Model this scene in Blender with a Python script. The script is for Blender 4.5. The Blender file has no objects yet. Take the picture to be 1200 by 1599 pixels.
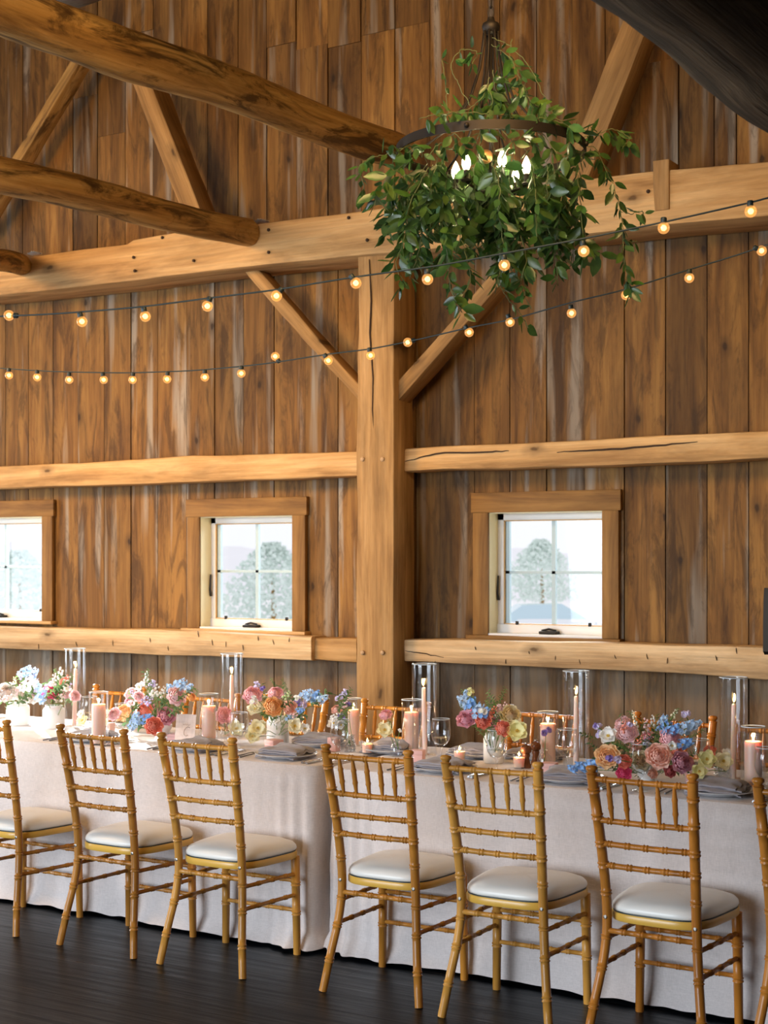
import bpy, bmesh, math, random
from mathutils import Vector, Matrix, noise
R = math.radians
scn = bpy.context.scene
col = scn.collection
rnd = random.Random(7)

# ---------------------------------------------------------------- camera, light, exposure
F = 2313.0; HZ = 873.0; CH = 1.61
YAW = math.atan2(.520, .854); CS, SN = math.cos(YAW), math.sin(YAW)
cd = bpy.data.cameras.new('camera'); cam = bpy.data.objects.new('camera', cd); col.objects.link(cam)
cam.location = (0, 0, CH); cam.rotation_euler = (R(90), 0, YAW)
cd.sensor_fit = 'HORIZONTAL'; cd.sensor_width = 36; cd.lens = 36*F/1200; cd.shift_y = (HZ-799.5)/1200
cd.clip_start = .05; cd.clip_end = 400
scn.camera = cam
cd.dof.use_dof = True; cd.dof.focus_distance = 6.0; cd.dof.aperture_fstop = 7.0
scn.view_settings.view_transform = 'Standard'; scn.view_settings.look = 'None'
scn.view_settings.gamma = 1; scn.view_settings.use_curve_mapping = False
scn.view_settings.exposure = 0.0
scn.cycles.transparent_max_bounces = 32; scn.cycles.max_bounces = 8
scn.cycles.sample_clamp_indirect = 6

world = bpy.data.worlds.new('sky'); scn.world = world; world.use_nodes = True
wn = world.node_tree; wn.nodes.clear()
wo = wn.nodes.new('ShaderNodeOutputWorld'); wb = wn.nodes.new('ShaderNodeBackground')
wb.inputs[0].default_value = (.96, .94, .97, 1); wb.inputs[1].default_value = 1.12
wn.links.new(wb.outputs[0], wo.inputs[0])

def area(name, loc, target, sx, sy, power, color, spread=180):
    l = bpy.data.lights.new(name, 'AREA'); l.shape = 'RECTANGLE'; l.size = sx; l.size_y = sy
    l.energy = power; l.color = color; l.spread = R(spread)
    o = bpy.data.objects.new(name, l); col.objects.link(o); o.location = loc
    o.rotation_euler = (Vector(target)-Vector(loc)).to_track_quat('-Z', 'Y').to_euler()
    return o
# daylight through the big barn doors behind the camera and in the left gable; warm fill areas added overhead to imitate tungsten glow
area('door_daylight', (-5.5, -3.85, 1.9), (-3.6, 6, -.2), 6.0, 3.2, 265, (.80, .90, 1), 105)
area('gable_daylight', (-11.8, 3.2, 1.9), (-2, 4.6, .6), 3.2, 3.2, 280, (.80, .90, 1))
area('warm_fill_left', (-7.2, 3.6, 4.0), (-6.0, 7.6, 2.2), 1.2, 1.2, 112, (1, .60, .24), 120)
area('warm_fill_right', (-1.6, 3.2, 4.2), (-3.8, 7.6, 2.6), 1.2, 1.2, 56, (1, .60, .24), 120)
area('sky_stand_in', (-6, 13, 4.0), (-4.5, 5.4, .8), 14, 2.0, 2600, (.90, .95, 1))  # unseen panel outside, added in place of sky light through the windows
sl = bpy.data.lights.new('sunbeam', 'SPOT'); sl.energy = 42000; sl.color = (1, .96, .9); sl.spot_size = R(12); sl.spot_blend = .3; sl.shadow_soft_size = .10
so = bpy.data.objects.new('sunbeam', sl); col.objects.link(so)
sl2 = bpy.data.lights.new('glare_spot', 'SPOT'); sl2.energy = 26000; sl2.color = (1, .97, .92); sl2.spot_size = R(5.0); sl2.spot_blend = 1; sl2.shadow_soft_size = .12  # spot added beyond the left wall to imitate glare on the table end
so2 = bpy.data.objects.new('glare_spot', sl2); col.objects.link(so2); so2.location = (-20, 1.6, 3.3)

# ---------------------------------------------------------------- pixel -> place
def ray(px, py):
    dx = px-600
    return Vector((dx*CS-F*SN, dx*SN+F*CS, -(py-HZ)))
CP = Vector((0, 0, CH))
def PY(px, py, Y): r = ray(px, py); return CP+r*(Y/r.y)
def PZ(px, py, z): r = ray(px, py); return CP+r*((z-CH)/r.z)
def PT(px, py, t): return CP+ray(px, py)*t

# ---------------------------------------------------------------- materials
def mat(name):
    m = bpy.data.materials.new(name); m.use_nodes = True
    return m, m.node_tree.nodes, m.node_tree.links, m.node_tree.nodes['Principled BSDF']
def plain(name, c, rough=.5, metal=0, spec=.5, **kw):
    m, n, l, b = mat(name)
    b.inputs['Base Color'].default_value = (*c, 1); b.inputs['Roughness'].default_value = rough
    b.inputs['Metallic'].default_value = metal; b.inputs['Specular IOR Level'].default_value = spec
    for k, v in kw.items(): b.inputs[k.replace('_', ' ')].default_value = v
    # faint procedural variation so nothing is dead flat
    t = n.new('ShaderNodeTexNoise'); t.inputs['Scale'].default_value = 35
    r = n.new('ShaderNodeMapRange'); r.inputs['To Min'].default_value = max(0, rough-.06); r.inputs['To Max'].default_value = rough+.06
    l.new(t.outputs[0], r.inputs[0]); l.new(r.outputs[0], b.inputs['Roughness'])
    return m
def math_n(n, l, op, a, b=None):
    x = n.new('ShaderNodeMath'); x.operation = op
    for i, v in enumerate((a, b)):
        if v is None: continue
        if hasattr(v, 'links'): l.new(v, x.inputs[i])
        else: x.inputs[i].default_value = v
    return x.outputs[0]
def mixc(n, l, f, a, b, bt='MIX'):
    x = n.new('ShaderNodeMix'); x.data_type = 'RGBA'; x.blend_type = bt
    for i, v in ((0, f), (6, a), (7, b)):
        if hasattr(v, 'links'): l.new(v, x.inputs[i])
        elif isinstance(v, tuple): x.inputs[i].default_value = (*v, 1)
        else: x.inputs[i].default_value = v
    return x.outputs[2]
def noise_n(n, l, vec, scale, detail=4, rough=.6, dist=0):
    t = n.new('ShaderNodeTexNoise'); t.inputs['Scale'].default_value = scale; t.inputs['Detail'].default_value = detail
    t.inputs['Roughness'].default_value = rough; t.inputs['Distortion'].default_value = dist
    l.new(vec, t.inputs['Vector']); return t.outputs[0]
def ramp(n, l, f, stops):
    r = n.new('ShaderNodeValToRGB'); e = r.color_ramp.elements
    while len(e) < len(stops): e.new(.5)
    for i, (p, c) in enumerate(stops):
        e[i].position = p; e[i].color = (*c, 1) if isinstance(c, tuple) else (c, c, c, 1)
    l.new(f, r.inputs[0]); return r.outputs[0]
def wood(name, dark, mid, light, axis=0, grey=None, gamt=.0, scale=1.0, rough=.7, knots=True, streak=1.0, tone=True, objc=False, bump=.3, stain=0.0, kd=2.6):
    """grain runs along local axis"""
    m, n, l, b = mat(name)
    tc = n.new('ShaderNodeTexCoord'); mp = n.new('ShaderNodeMapping'); v = tc.outputs['Object']
    at = n.new('ShaderNodeAttribute'); at.attribute_name = 'tone'
    if tone:
        va = n.new('ShaderNodeVectorMath'); va.operation = 'MULTIPLY_ADD'
        l.new(at.outputs['Vector'], va.inputs[0]); va.inputs[1].default_value = (31, 17, 43); l.new(v, va.inputs[2]); v = va.outputs[0]
    s = [6*scale]*3; s[axis] = .55*scale
    mp.inputs['Scale'].default_value = s; l.new(v, mp.inputs[0])
    vec = mp.outputs[0]
    g1 = noise_n(n, l, vec, 1.6, 6, .62, .6)
    c = ramp(n, l, g1, [(.30, dark), (.48, mid), (.68, light)])
    mp2 = n.new('ShaderNodeMapping'); s2 = [70*scale]*3; s2[axis] = 1.6*scale; mp2.inputs['Scale'].default_value = s2; l.new(v, mp2.inputs[0])
    g2 = noise_n(n, l, mp2.outputs[0], 1, 3, .6)
    f2 = ramp(n, l, g2, [(.30, .74), (.55, 1.0), (.75, 1.10)])
    c = mixc(n, l, .8*streak, c, f2, 'MULTIPLY')
    # broad blotches
    mp3 = n.new('ShaderNodeMapping'); s3 = [3.2*scale]*3; s3[axis] = .8*scale; mp3.inputs['Scale'].default_value = s3; l.new(v, mp3.inputs[0])
    g3 = noise_n(n, l, mp3.outputs[0], 1.3, 5, .65, .4)
    f3 = ramp(n, l, g3, [(.30, .52), (.50, 1.0), (.72, 1.22)])
    c = mixc(n, l, .75, c, f3, 'MULTIPLY')
    if grey:
        mp4 = n.new('ShaderNodeMapping'); s4 = [7*scale]*3; s4[axis] = .45*scale; mp4.inputs['Scale'].default_value = s4; mp4.inputs['Location'].default_value = (5, 3, 9); l.new(v, mp4.inputs[0])
        g4 = noise_n(n, l, mp4.outputs[0], 1.5, 3, .5)
        f4 = ramp(n, l, g4, [(.56, 0.0), (.68, gamt)])
        c = mixc(n, l, f4, c, grey)
    if stain > 0:
        mp5 = n.new('ShaderNodeMapping'); s5 = [8]*3; s5[axis] = 1.6; mp5.inputs['Scale'].default_value = s5; l.new(v, mp5.inputs[0])
        g5 = noise_n(n, l, mp5.outputs[0], 1.2, 5, .7, 1)
        f5 = ramp(n, l, g5, [(.50, 0.0), (.62, stain)])
        c = mixc(n, l, f5, c, tuple(x*.35 for x in dark))
    if knots:
        sp = n.new('ShaderNodeSeparateXYZ'); l.new(v, sp.inputs[0]); cb = n.new('ShaderNodeCombineXYZ')
        nzk = noise_n(n, l, v, 9, 2); off = math_n(n, l, 'MULTIPLY', nzk, .05)
        l.new(math_n(n, l, 'ADD', math_n(n, l, 'MULTIPLY', sp.outputs[0 if axis == 2 else 2], 1.0), off), cb.inputs[0])
        l.new(math_n(n, l, 'MULTIPLY', math_n(n, l, 'ADD', sp.outputs[axis], off), .52), cb.inputs[1])
        vo = n.new('ShaderNodeTexVoronoi'); vo.voronoi_dimensions = '2D'; l.new(cb.outputs[0], vo.inputs['Vector']); vo.inputs['Scale'].default_value = kd
        dk = math_n(n, l, 'DIVIDE', vo.outputs['Distance'], kd)
        fk = ramp(n, l, dk, [(.008, .92), (.016, .45), (.045, 0.0)])
        sc_ = n.new('ShaderNodeSeparateColor'); l.new(vo.outputs['Color'], sc_.inputs[0]); keep = math_n(n, l, 'LESS_THAN', sc_.outputs[0], .5)
        fk = math_n(n, l, 'MULTIPLY', fk, keep)
        c = mixc(n, l, fk, c, tuple(x*.35 for x in dark))
    if tone:
        tv = n.new('ShaderNodeSeparateColor'); l.new(at.outputs['Color'], tv.inputs[0])
        tr = n.new('ShaderNodeMapRange'); tr.inputs['To Min'].default_value = .62; tr.inputs['To Max'].default_value = 1.28; l.new(tv.outputs[0], tr.inputs[0])
        cc = n.new('ShaderNodeCombineColor')
        for i in range(3): l.new(tr.outputs[0], cc.inputs[i])
        c = mixc(n, l, 1.0, c, cc.outputs[0], 'MULTIPLY')
    if name == 'weathered_plank':      # the boards below the lower rail are mixed greyer
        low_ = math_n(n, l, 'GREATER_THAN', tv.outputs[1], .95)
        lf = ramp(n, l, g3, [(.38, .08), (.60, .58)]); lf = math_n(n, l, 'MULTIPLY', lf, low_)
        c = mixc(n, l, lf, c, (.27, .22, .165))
    if objc:
        oi = n.new('ShaderNodeObjectInfo'); c = mixc(n, l, 1.0, c, oi.outputs['Color'], 'MULTIPLY')
    l.new(c, b.inputs['Base Color']); b.inputs['Roughness'].default_value = rough
    b.inputs['Specular IOR Level'].default_value = .3
    bp = n.new('ShaderNodeBump'); bp.inputs['Strength'].default_value = bump; bp.inputs['Distance'].default_value = .006
    l.new(g2, bp.inputs['Height']); l.new(bp.outputs[0], b.inputs['Normal'])
    return m
M = {}
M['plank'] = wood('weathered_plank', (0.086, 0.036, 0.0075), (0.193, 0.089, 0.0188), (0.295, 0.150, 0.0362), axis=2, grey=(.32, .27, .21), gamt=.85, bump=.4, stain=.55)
M['beam'] = wood('hewn_oak', (0.285, 0.144, 0.0486), (0.513, 0.293, 0.1105), (0.665, 0.428, 0.1945), axis=0, knots=True, tone=False, rough=.75, bump=.6, streak=.8)
M['pale'] = wood('pale_hewn_rail', (.32, .19, .085), (.56, .37, .19), (.72, .53, .31), axis=0, tone=False, rough=.8, bump=.7)
M['post'] = wood('hewn_post_oak', (0.249, 0.126, 0.0416), (0.414, 0.233, 0.0840), (0.553, 0.335, 0.1414), axis=0, knots=True, tone=False, rough=.75, bump=.6, streak=.8)
M['brace'] = wood('brace_oak', (0.190, 0.098, 0.0297), (0.342, 0.186, 0.0626), (0.456, 0.260, 0.0938), axis=0, tone=False, rough=.75, bump=.6)
M['log'] = wood('round_log', (0.190, 0.093, 0.0245), (0.437, 0.242, 0.0680), (0.627, 0.400, 0.1428), axis=0, tone=False, rough=.75, bump=.7, stain=.85)
M['darklog'] = wood('shaded_log', (.03, .020, .011), (.065, .043, .023), (.15, .10, .055), axis=0, tone=False, rough=.9, bump=.8)  # old wood made near black: shade of its unlit underside in the colour
M['greybeam'] = wood('grey_beam', (.20, .15, .10), (.33, .26, .19), (.45, .37, .29), axis=0, tone=False, rough=.8, bump=.6, stain=.3)
M['casing'] = wood('casing_wood', (0.123, 0.056, 0.0136), (0.237, 0.116, 0.0286), (0.323, 0.172, 0.0476), axis=0, tone=False, rough=.65, bump=.25)
M['chair'] = wood('chair_wood', (0.325, 0.154, 0.0294), (0.465, 0.234, 0.0481), (0.585, 0.308, 0.0698), axis=2, tone=False, rough=.27, knots=False, objc=True, bump=.08, scale=.6)
M['mill'] = wood('mill_wood', (.09, .03, .012), (.16, .055, .02), (.24, .09, .035), axis=2, tone=False, rough=.25, knots=False)
M['backing'] = plain('gap_shadow_board', (.012, .008, .005), .95)
M['seatframe'] = plain('varnished_rim', (.68, .40, .07), .3)
M['black_metal'] = plain('black_iron', (.022, .017, .013), .55, .6)
M['cable'] = plain('green_black_cable', (.02, .035, .035), .45)
M['white_paint'] = plain('white_painted_wood', (.78, .76, .74), .4)
M['jamb'] = plain('pale_pine_jamb', (.80, .70, .42), .5)
M['stop'] = plain('pine_glazing_stop', (.55, .33, .12), .5)
M['muntin'] = plain('pale_blue_grey_muntin', (.42, .55, .60), .4)
M['ceramic'] = plain('white_ceramic', (.80, .79, .77), .35)
M['plate'] = plain('glazed_plate', (.70, .72, .76), .12)
M['pinkbox'] = plain('pink_card', (.72, .43, .40), .7)
M['steel'] = plain('cutlery_steel', (.55, .56, .58), .2, 1)
M['dark_steel'] = plain('dark_cutlery', (.16, .16, .17), .3, .9)
M['copper'] = plain('copper_ball', (.70, .36, .14), .35, .6)
M['wick'] = plain('wick', (.02, .015, .01), .9)
M['screw'] = plain('screw_metal', (.35, .33, .30), .35, 1)
M['pegs'] = plain('oak_peg', (.50, .32, .17), .7)
M['hole'] = plain('dark_bolt_hole', (.05, .025, .012), .9)
M['ink'] = plain('gold_ink', (.42, .30, .22), .6)
M['tire'] = plain('tyre', (.05, .05, .05), .8)
M['stem'] = plain('flower_stem', (.13, .24, .05), .5)
M['vine'] = plain('vine_stem', (.09, .11, .035), .6)
M['yellow'] = plain('stamen_yellow', (.75, .52, .06), .6)

def cushion_mat():
    m = plain('ivory_vinyl', (.83, .81, .76), .34); return m
M['cushion'] = cushion_mat()

def fabric(name, c, bump=.25, rough=.9, sc=420):
    m, n, l, b = mat(name); tc = n.new('ShaderNodeTexCoord')
    a = n.new('ShaderNodeMapping'); a.inputs['Scale'].default_value = (sc, sc, sc*.10); l.new(tc.outputs['Object'], a.inputs[0])
    d = n.new('ShaderNodeMapping'); d.inputs['Scale'].default_value = (sc*.10, sc*.10, sc); l.new(tc.outputs['Object'], d.inputs[0])
    g = noise_n(n, l, a.outputs[0], 1, 2); h = noise_n(n, l, d.outputs[0], 1, 2)
    w = math_n(n, l, 'ADD', g, h)
    cc = ramp(n, l, w, [(.35, tuple(x*.86 for x in c)), (.65, tuple(min(1, x*1.06) for x in c))])
    wr = ramp(n, l, math_n(n, l, 'MULTIPLY', w, .5), [(.36, .87), (.62, 1.05)])
    cc = mixc(n, l, 1.0, tuple(c), wr, 'MULTIPLY')
    big = noise_n(n, l, tc.outputs['Object'], 3.2, 4, .5, .5)
    l.new(cc, b.inputs['Base Color']); b.inputs['Roughness'].default_value = rough
    b.inputs['Specular IOR Level'].default_value = .15; b.inputs['Sheen Weight'].default_value = .15
    bp = n.new('ShaderNodeBump'); bp.inputs['Strength'].default_value = bump; bp.inputs['Distance'].default_value = .002
    l.new(w, bp.inputs['Height']); l.new(bp.outputs[0], b.inputs['Normal'])
    bp2 = n.new('ShaderNodeBump'); bp2.inputs['Strength'].default_value = .5; bp2.inputs['Distance'].default_value = .03
    l.new(big, bp2.inputs['Height']); l.new(bp.outputs[0], bp2.inputs['Normal']); l.new(bp2.outputs[0], b.inputs['Normal'])
    return m
M['cloth'] = fabric('blush_linen', (.655, .60, .585))
M['napkin'] = fabric('grey_mauve_napkin', (.33, .315, .35), .3)
M['card'] = fabric('handmade_card', (.74, .64, .60), .5, .9, 120)

def floor_mat():
    m, n, l, b = mat('dark_stained_floor'); tc = n.new('ShaderNodeTexCoord')
    br = n.new('ShaderNodeTexBrick'); br.inputs['Scale'].default_value = 1; br.inputs['Brick Width'].default_value = 3.1; br.inputs['Row Height'].default_value = .13
    br.inputs['Mortar Size'].default_value = .0035; br.inputs['Mortar Smooth'].default_value = .3; br.offset = .37; br.inputs['Bias'].default_value = 0
    br.inputs['Color1'].default_value = (.7, .7, .7, 1); br.inputs['Color2'].default_value = (1.25, 1.25, 1.25, 1); br.inputs['Mortar'].default_value = (.15, .15, .15, 1)
    l.new(tc.outputs['Object'], br.inputs[0])
    mp = n.new('ShaderNodeMapping'); mp.inputs['Scale'].default_value = (1.2, 26, 1); l.new(tc.outputs['Object'], mp.inputs[0])
    g = noise_n(n, l, mp.outputs[0], 1.5, 6, .65)
    c = ramp(n, l, g, [(.35, (.0015, .002, .003)), (.6, (.004, .0055, .0075)), (.78, (.013, .015, .017))])  # dark stain with the blue of the daylight sheen mixed into the colour
    c = mixc(n, l, 1, c, br.outputs['Color'], 'MULTIPLY')
    # worn light scratches along the boards
    m2 = n.new('ShaderNodeMapping'); m2.inputs['Scale'].default_value = (2.5, 90, 1); m2.inputs['Rotation'].default_value = (0, 0, .01); l.new(tc.outputs['Object'], m2.inputs[0])
    s = noise_n(n, l, m2.outputs[0], 1, 2, .5); fs = ramp(n, l, s, [(.70, 0.0), (.75, .8)])
    c = mixc(n, l, fs, c, (.16, .12, .09)); l.new(c, b.inputs['Base Color'])
    rr = ramp(n, l, g, [(.3, .26), (.7, .5)]); l.new(rr, b.inputs['Roughness']); b.inputs['Specular IOR Level'].default_value = .28; b.inputs['Specular Tint'].default_value = (.62, .82, 1, 1)  # specular tint carries the same blue daylight sheen
    bp = n.new('ShaderNodeBump'); bp.inputs['Strength'].default_value = .35; bp.inputs['Distance'].default_value = .004
    l.new(math_n(n, l, 'SUBTRACT', g, br.outputs['Fac']), bp.inputs['Height']); l.new(bp.outputs[0], b.inputs['Normal'])
    return m
M['floor'] = floor_mat()

def glass(name, tint=(.97, .98, .99), gl=1.0, ior=1.45, rough=.0, bump=0):
    m = bpy.data.materials.new(name); m.use_nodes = True; n = m.node_tree.nodes; l = m.node_tree.links; n.clear()
    o = n.new('ShaderNodeOutputMaterial'); t = n.new('ShaderNodeBsdfTransparent'); g = n.new('ShaderNodeBsdfGlossy')
    t.inputs[0].default_value = (*tint, 1); g.inputs['Roughness'].default_value = rough+.02; g.inputs[0].default_value = (gl, gl, gl, 1)
    lw = n.new('ShaderNodeLayerWeight'); lw.inputs[0].default_value = .5; fr = lw
    pw = math_n(n, l, 'POWER', lw.outputs['Facing'], 4.0); pw = math_n(n, l, 'MULTIPLY', pw, .75); pw = math_n(n, l, 'ADD', pw, ((ior-1)/(ior+1))**2)
    mx = n.new('ShaderNodeMixShader'); l.new(pw, mx.inputs[0]); l.new(t.outputs[0], mx.inputs[1]); l.new(g.outputs[0], mx.inputs[2]); l.new(mx.outputs[0], o.inputs[0])
    if bump:
        tc = n.new('ShaderNodeTexCoord'); vo = n.new('ShaderNodeTexVoronoi'); vo.inputs['Scale'].default_value = bump; l.new(tc.outputs['Object'], vo.inputs['Vector'])
        bp = n.new('ShaderNodeBump'); bp.inputs['Strength'].default_value = 1; bp.inputs['Distance'].default_value = .01; l.new(vo.outputs['Distance'], bp.inputs['Height'])
        l.new(bp.outputs[0], g.inputs['Normal']); l.new(bp.outputs[0], lw.inputs['Normal'])
    return m
M['rim'] = plain('glass_rim', (.70, .78, .84), .08, 0, 1.0, Alpha=.72); M['glass'] = glass('clear_glass'); M['pane'] = glass('window_glass', (.97, .99, 1), ior=1.3)  # pale rim colour stands in for the bright glint on clear glass
M['crystal'] = glass('cut_crystal', (.86, .89, .92), 1, 1.9, .05, 110)
M['amber'] = glass('amber_bulb_glass', (1, .80, .48), 1, 1.5)
_b = M['amber']; _n = _b.node_tree.nodes; _l = _b.node_tree.links
_o = [x for x in _n if x.type == 'OUTPUT_MATERIAL'][0]; _s = _o.inputs[0].links[0].from_socket
_e = _n.new('ShaderNodeEmission'); _e.inputs[0].default_value = (1, .50, .16, 1); _e.inputs[1].default_value = .38
_a = _n.new('ShaderNodeAddShader'); _l.new(_s, _a.inputs[0]); _l.new(_e.outputs[0], _a.inputs[1]); _l.new(_a.outputs[0], _o.inputs[0]); _b.cycles.emission_sampling = 'NONE'
M['water'] = glass('water', (.95, .97, .98), 1, 1.33)

def emis(name, c, s, sample=False):
    m = bpy.data.materials.new(name); m.use_nodes = True; n = m.node_tree.nodes; n.clear()
    o = n.new('ShaderNodeOutputMaterial'); e = n.new('ShaderNodeEmission'); e.inputs[0].default_value = (*c, 1); e.inputs[1].default_value = s
    m.node_tree.links.new(e.outputs[0], o.inputs[0]); m.cycles.emission_sampling = 'AUTO' if sample else 'NONE'; return m
M['flame'] = emis('flame', (1, .62, .22), 9); M['filament'] = emis('filament', (1, .66, .26), 5.0); M['lampglow'] = emis('lamp_glow', (1, .86, .5), 9)

def wax(name, c):
    m, n, l, b = mat(name); b.inputs['Base Color'].default_value = (*c, 1); b.inputs['Roughness'].default_value = .45
    b.inputs['Subsurface Weight'].default_value = .6; b.inputs['Subsurface Radius'].default_value = (1, .5, .25); b.inputs['Subsurface Scale'].default_value = .03
    return m
M['wax'] = wax('peach_wax', (.80, .55, .44)); M['taper'] = wax('blush_taper_wax', (.82, .63, .56))

def trans(name, c, tr=.4, objc=False, rough=.5, var=.25, vscale=20):
    m = bpy.data.materials.new(name); m.use_nodes = True; n = m.node_tree.nodes; l = m.node_tree.links
    b = n['Principled BSDF']; o = n['Material Output']; t = n.new('ShaderNodeBsdfTranslucent'); mx = n.new('ShaderNodeMixShader'); mx.inputs[0].default_value = tr
    tc = n.new('ShaderNodeTexCoord'); g = noise_n(n, l, tc.outputs['Object'], vscale, 3)
    f = ramp(n, l, g, [(.35, 1-var), (.65, 1+var)]); 
    if objc:
        oi = n.new('ShaderNodeObjectInfo'); base = mixc(n, l, 1.0, oi.outputs['Color'], f, 'MULTIPLY')
        at = n.new('ShaderNodeAttribute'); at.attribute_name = 'tone'; base = mixc(n, l, 1.0, base, at.outputs['Color'], 'MULTIPLY')
    else:
        at = n.new('ShaderNodeAttribute'); at.attribute_name = 'tone'; base = mixc(n, l, 1.0, tuple(c), f, 'MULTIPLY'); base = mixc(n, l, 1.0, base, at.outputs['Color'], 'MULTIPLY')
    l.new(base, b.inputs['Base Color']); l.new(base, t.inputs[0]); b.inputs['Roughness'].default_value = rough
    l.new(b.outputs[0], mx.inputs[1]); l.new(t.outputs[0], mx.inputs[2]); l.new(mx.outputs[0], o.inputs[0]); return m
M['leaf'] = trans('vine_leaf', (.060, .132, .034), .35, rough=.28)
M['petal'] = trans('petal', (1, 1, 1), .28, True, rough=.6, var=.08)
M['foliage'] = trans('bouquet_foliage', (.12, .21, .075), .3, rough=.4)
M['tree'] = plain('overexposed_tree_leaves', (.76, .85, .80), .9)  # leaves, hill and yard are coloured pale to imitate overexposed daylight
M['hill'] = plain('overexposed_hill', (.88, .86, .89), .95)
M['ground'] = plain('overexposed_yard', (.93, .91, .91), .95)
M['carpaint'] = plain('white_car_paint', (.85, .87, .9), .3)
M['carglass'] = plain('blue_car_glass', (.55, .70, .78), .1)

# ---------------------------------------------------------------- mesh building
class MB:
    def __init__(s): s.v = []; s.f = []; s.m = []; s.t = []; s.mi = 0; s.tone = (1, 1, 1)
    def add(s, vs, fs):
        o = len(s.v); s.v += [tuple(x) for x in vs]; s.f += [tuple(i+o for i in f) for f in fs]
        s.m += [s.mi]*len(fs); s.t += [s.tone]*len(vs); return o
    def box(s, a, b):
        (x0, y0, z0), (x1, y1, z1) = a, b
        s.add([(x0,y0,z0),(x1,y0,z0),(x1,y1,z0),(x0,y1,z0),(x0,y0,z1),(x1,y0,z1),(x1,y1,z1),(x0,y1,z1)],
              [(0,3,2,1),(4,5,6,7),(0,1,5,4),(1,2,6,5),(2,3,7,6),(3,0,4,7)])
    def bbox(s, a, b, r=.004):      # box with bevelled edges
        bm = bmesh.new(); bmesh.ops.create_cube(bm, size=1)
        for v in bm.verts: v.co = Vector([(a[i]+b[i])/2+v.co[i]*(b[i]-a[i]) for i in range(3)])
        bmesh.ops.bevel(bm, geom=bm.edges[:], offset=r, segments=2, profile=.5, affect='EDGES')
        bm.verts.index_update(); s.add([v.co[:] for v in bm.verts], [[v.index for v in f.verts] for f in bm.faces]); bm.free()
    def loft(s, rings, cap=True, closed=True):
        n = len(rings[0]); vs = [p for r in rings for p in r]; fs = []
        for i in range(len(rings)-1):
            for j in range(n if closed else n-1):
                k = (j+1) % n; fs.append((i*n+j, i*n+k, (i+1)*n+k, (i+1)*n+j))
        if cap: fs.append(tuple(range(n-1, -1, -1))); fs.append(tuple((len(rings)-1)*n+j for j in range(n)))
        s.add(vs, fs)
    def tube(s, pts, rad, seg=8, cap=True):
        pts = [Vector(p) for p in pts]; rings = []; up = Vector((0, 0, 1))
        if not hasattr(rad, '__len__'): rad = [rad]*len(pts)
        prev = None
        for i, p in enumerate(pts):
            d = (pts[min(i+1, len(pts)-1)]-pts[max(i-1, 0)]).normalized()
            if prev is None:
                a = d.cross(up if abs(d.z) < .9 else Vector((1, 0, 0))).normalized()
            else: a = (prev-d*prev.dot(d)).normalized()
            prev = a; b = d.cross(a)
            rings.append([p+(a*math.cos(2*math.pi*j/seg)+b*math.sin(2*math.pi*j/seg))*rad[i] for j in range(seg)])
        s.loft(rings, cap)
    def lathe(s, prof, seg=24, c=(0, 0, 0), closed=False, flute=None):
        rings = []
        for k, (r, z) in enumerate(prof):
            rings.append([(c[0]+max(r, 1e-5)*(1+(flute(j, seg, k) if flute else 0))*math.cos(2*math.pi*j/seg), c[1]+max(r, 1e-5)*(1+(flute(j, seg, k) if flute else 0))*math.sin(2*math.pi*j/seg), c[2]+z) for j in range(seg)])
        s.loft(rings, cap=not closed)
    def grid(s, fn, nu, nv, flip=False):
        vs = [fn(i/nu, j/nv) for i in range(nu+1) for j in range(nv+1)]; fs = []
        for i in range(nu):
            for j in range(nv):
                a = i*(nv+1)+j; q = (a, a+nv+1, a+nv+2, a+1); fs.append(q[::-1] if flip else q)
        s.add(vs, fs)
    def ball(s, c, r, seg=12, sc=(1, 1, 1)):
        n = seg//2; rings = []
        for i in range(n+1):
            th = math.pi*i/n; rr = max(math.sin(th), .01)
            rings.append([(c[0]+r*rr*math.cos(2*math.pi*j/seg)*sc[0], c[1]+r*rr*math.sin(2*math.pi*j/seg)*sc[1], c[2]-r*math.cos(th)*sc[2]) for j in range(seg)])
        s.loft(rings)
    def mesh(s, name, mats, smooth=True):
        me = bpy.data.meshes.new(name); me.from_pydata(s.v, [], s.f)
        for m in (mats if isinstance(mats, (list, tuple)) else [mats]): me.materials.append(m)
        me.polygons.foreach_set('material_index', s.m)
        if smooth: me.polygons.foreach_set('use_smooth', [True]*len(s.f))
        ca = me.color_attributes.new('tone', 'FLOAT_COLOR', 'POINT')
        ca.data.foreach_set('color', [c for t in s.t for c in (*t, 1)])
        me.update(); return me
    def build(s, name, mats, parent=None, smooth=True, loc=(0, 0, 0), sharp=None):
        me = s.mesh(name, mats, smooth)
        if sharp is not None: me.set_sharp_from_angle(angle=R(sharp))
        o = bpy.data.objects.new(name, me); col.objects.link(o); o.location = loc
        if parent: o.parent = parent
        return o
def recalc(o):
    bm = bmesh.new(); bm.from_mesh(o.data); bmesh.ops.recalc_face_normals(bm, faces=bm.faces[:]); bm.to_mesh(o.data); bm.free(); return o
def tag(o, label=None, cat=None, group=None, kind=None):
    if label: o['label'] = label
    if cat: o['category'] = cat
    if group: o['group'] = group
    if kind: o['kind'] = kind
    return o
def empty(name, loc, rz=0):
    o = bpy.data.objects.new(name, None); col.objects.link(o); o.location = loc; o.rotation_euler = (0, 0, rz); o.empty_display_size = .05; return o
def kids(o): return [c for c in bpy.data.objects if c.parent == o]
def dup(root, loc, rz=0):
    r = root.copy(); col.objects.link(r); r.location = loc; r.rotation_euler = (0, 0, rz)
    for ch in kids(root):
        c = ch.copy(); col.objects.link(c); c.parent = r
        for g in kids(ch):
            d = g.copy(); col.objects.link(d); d.parent = c
    return r
def nz(x, y=0, z=0): return noise.noise(Vector((x, y, z)))

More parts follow.
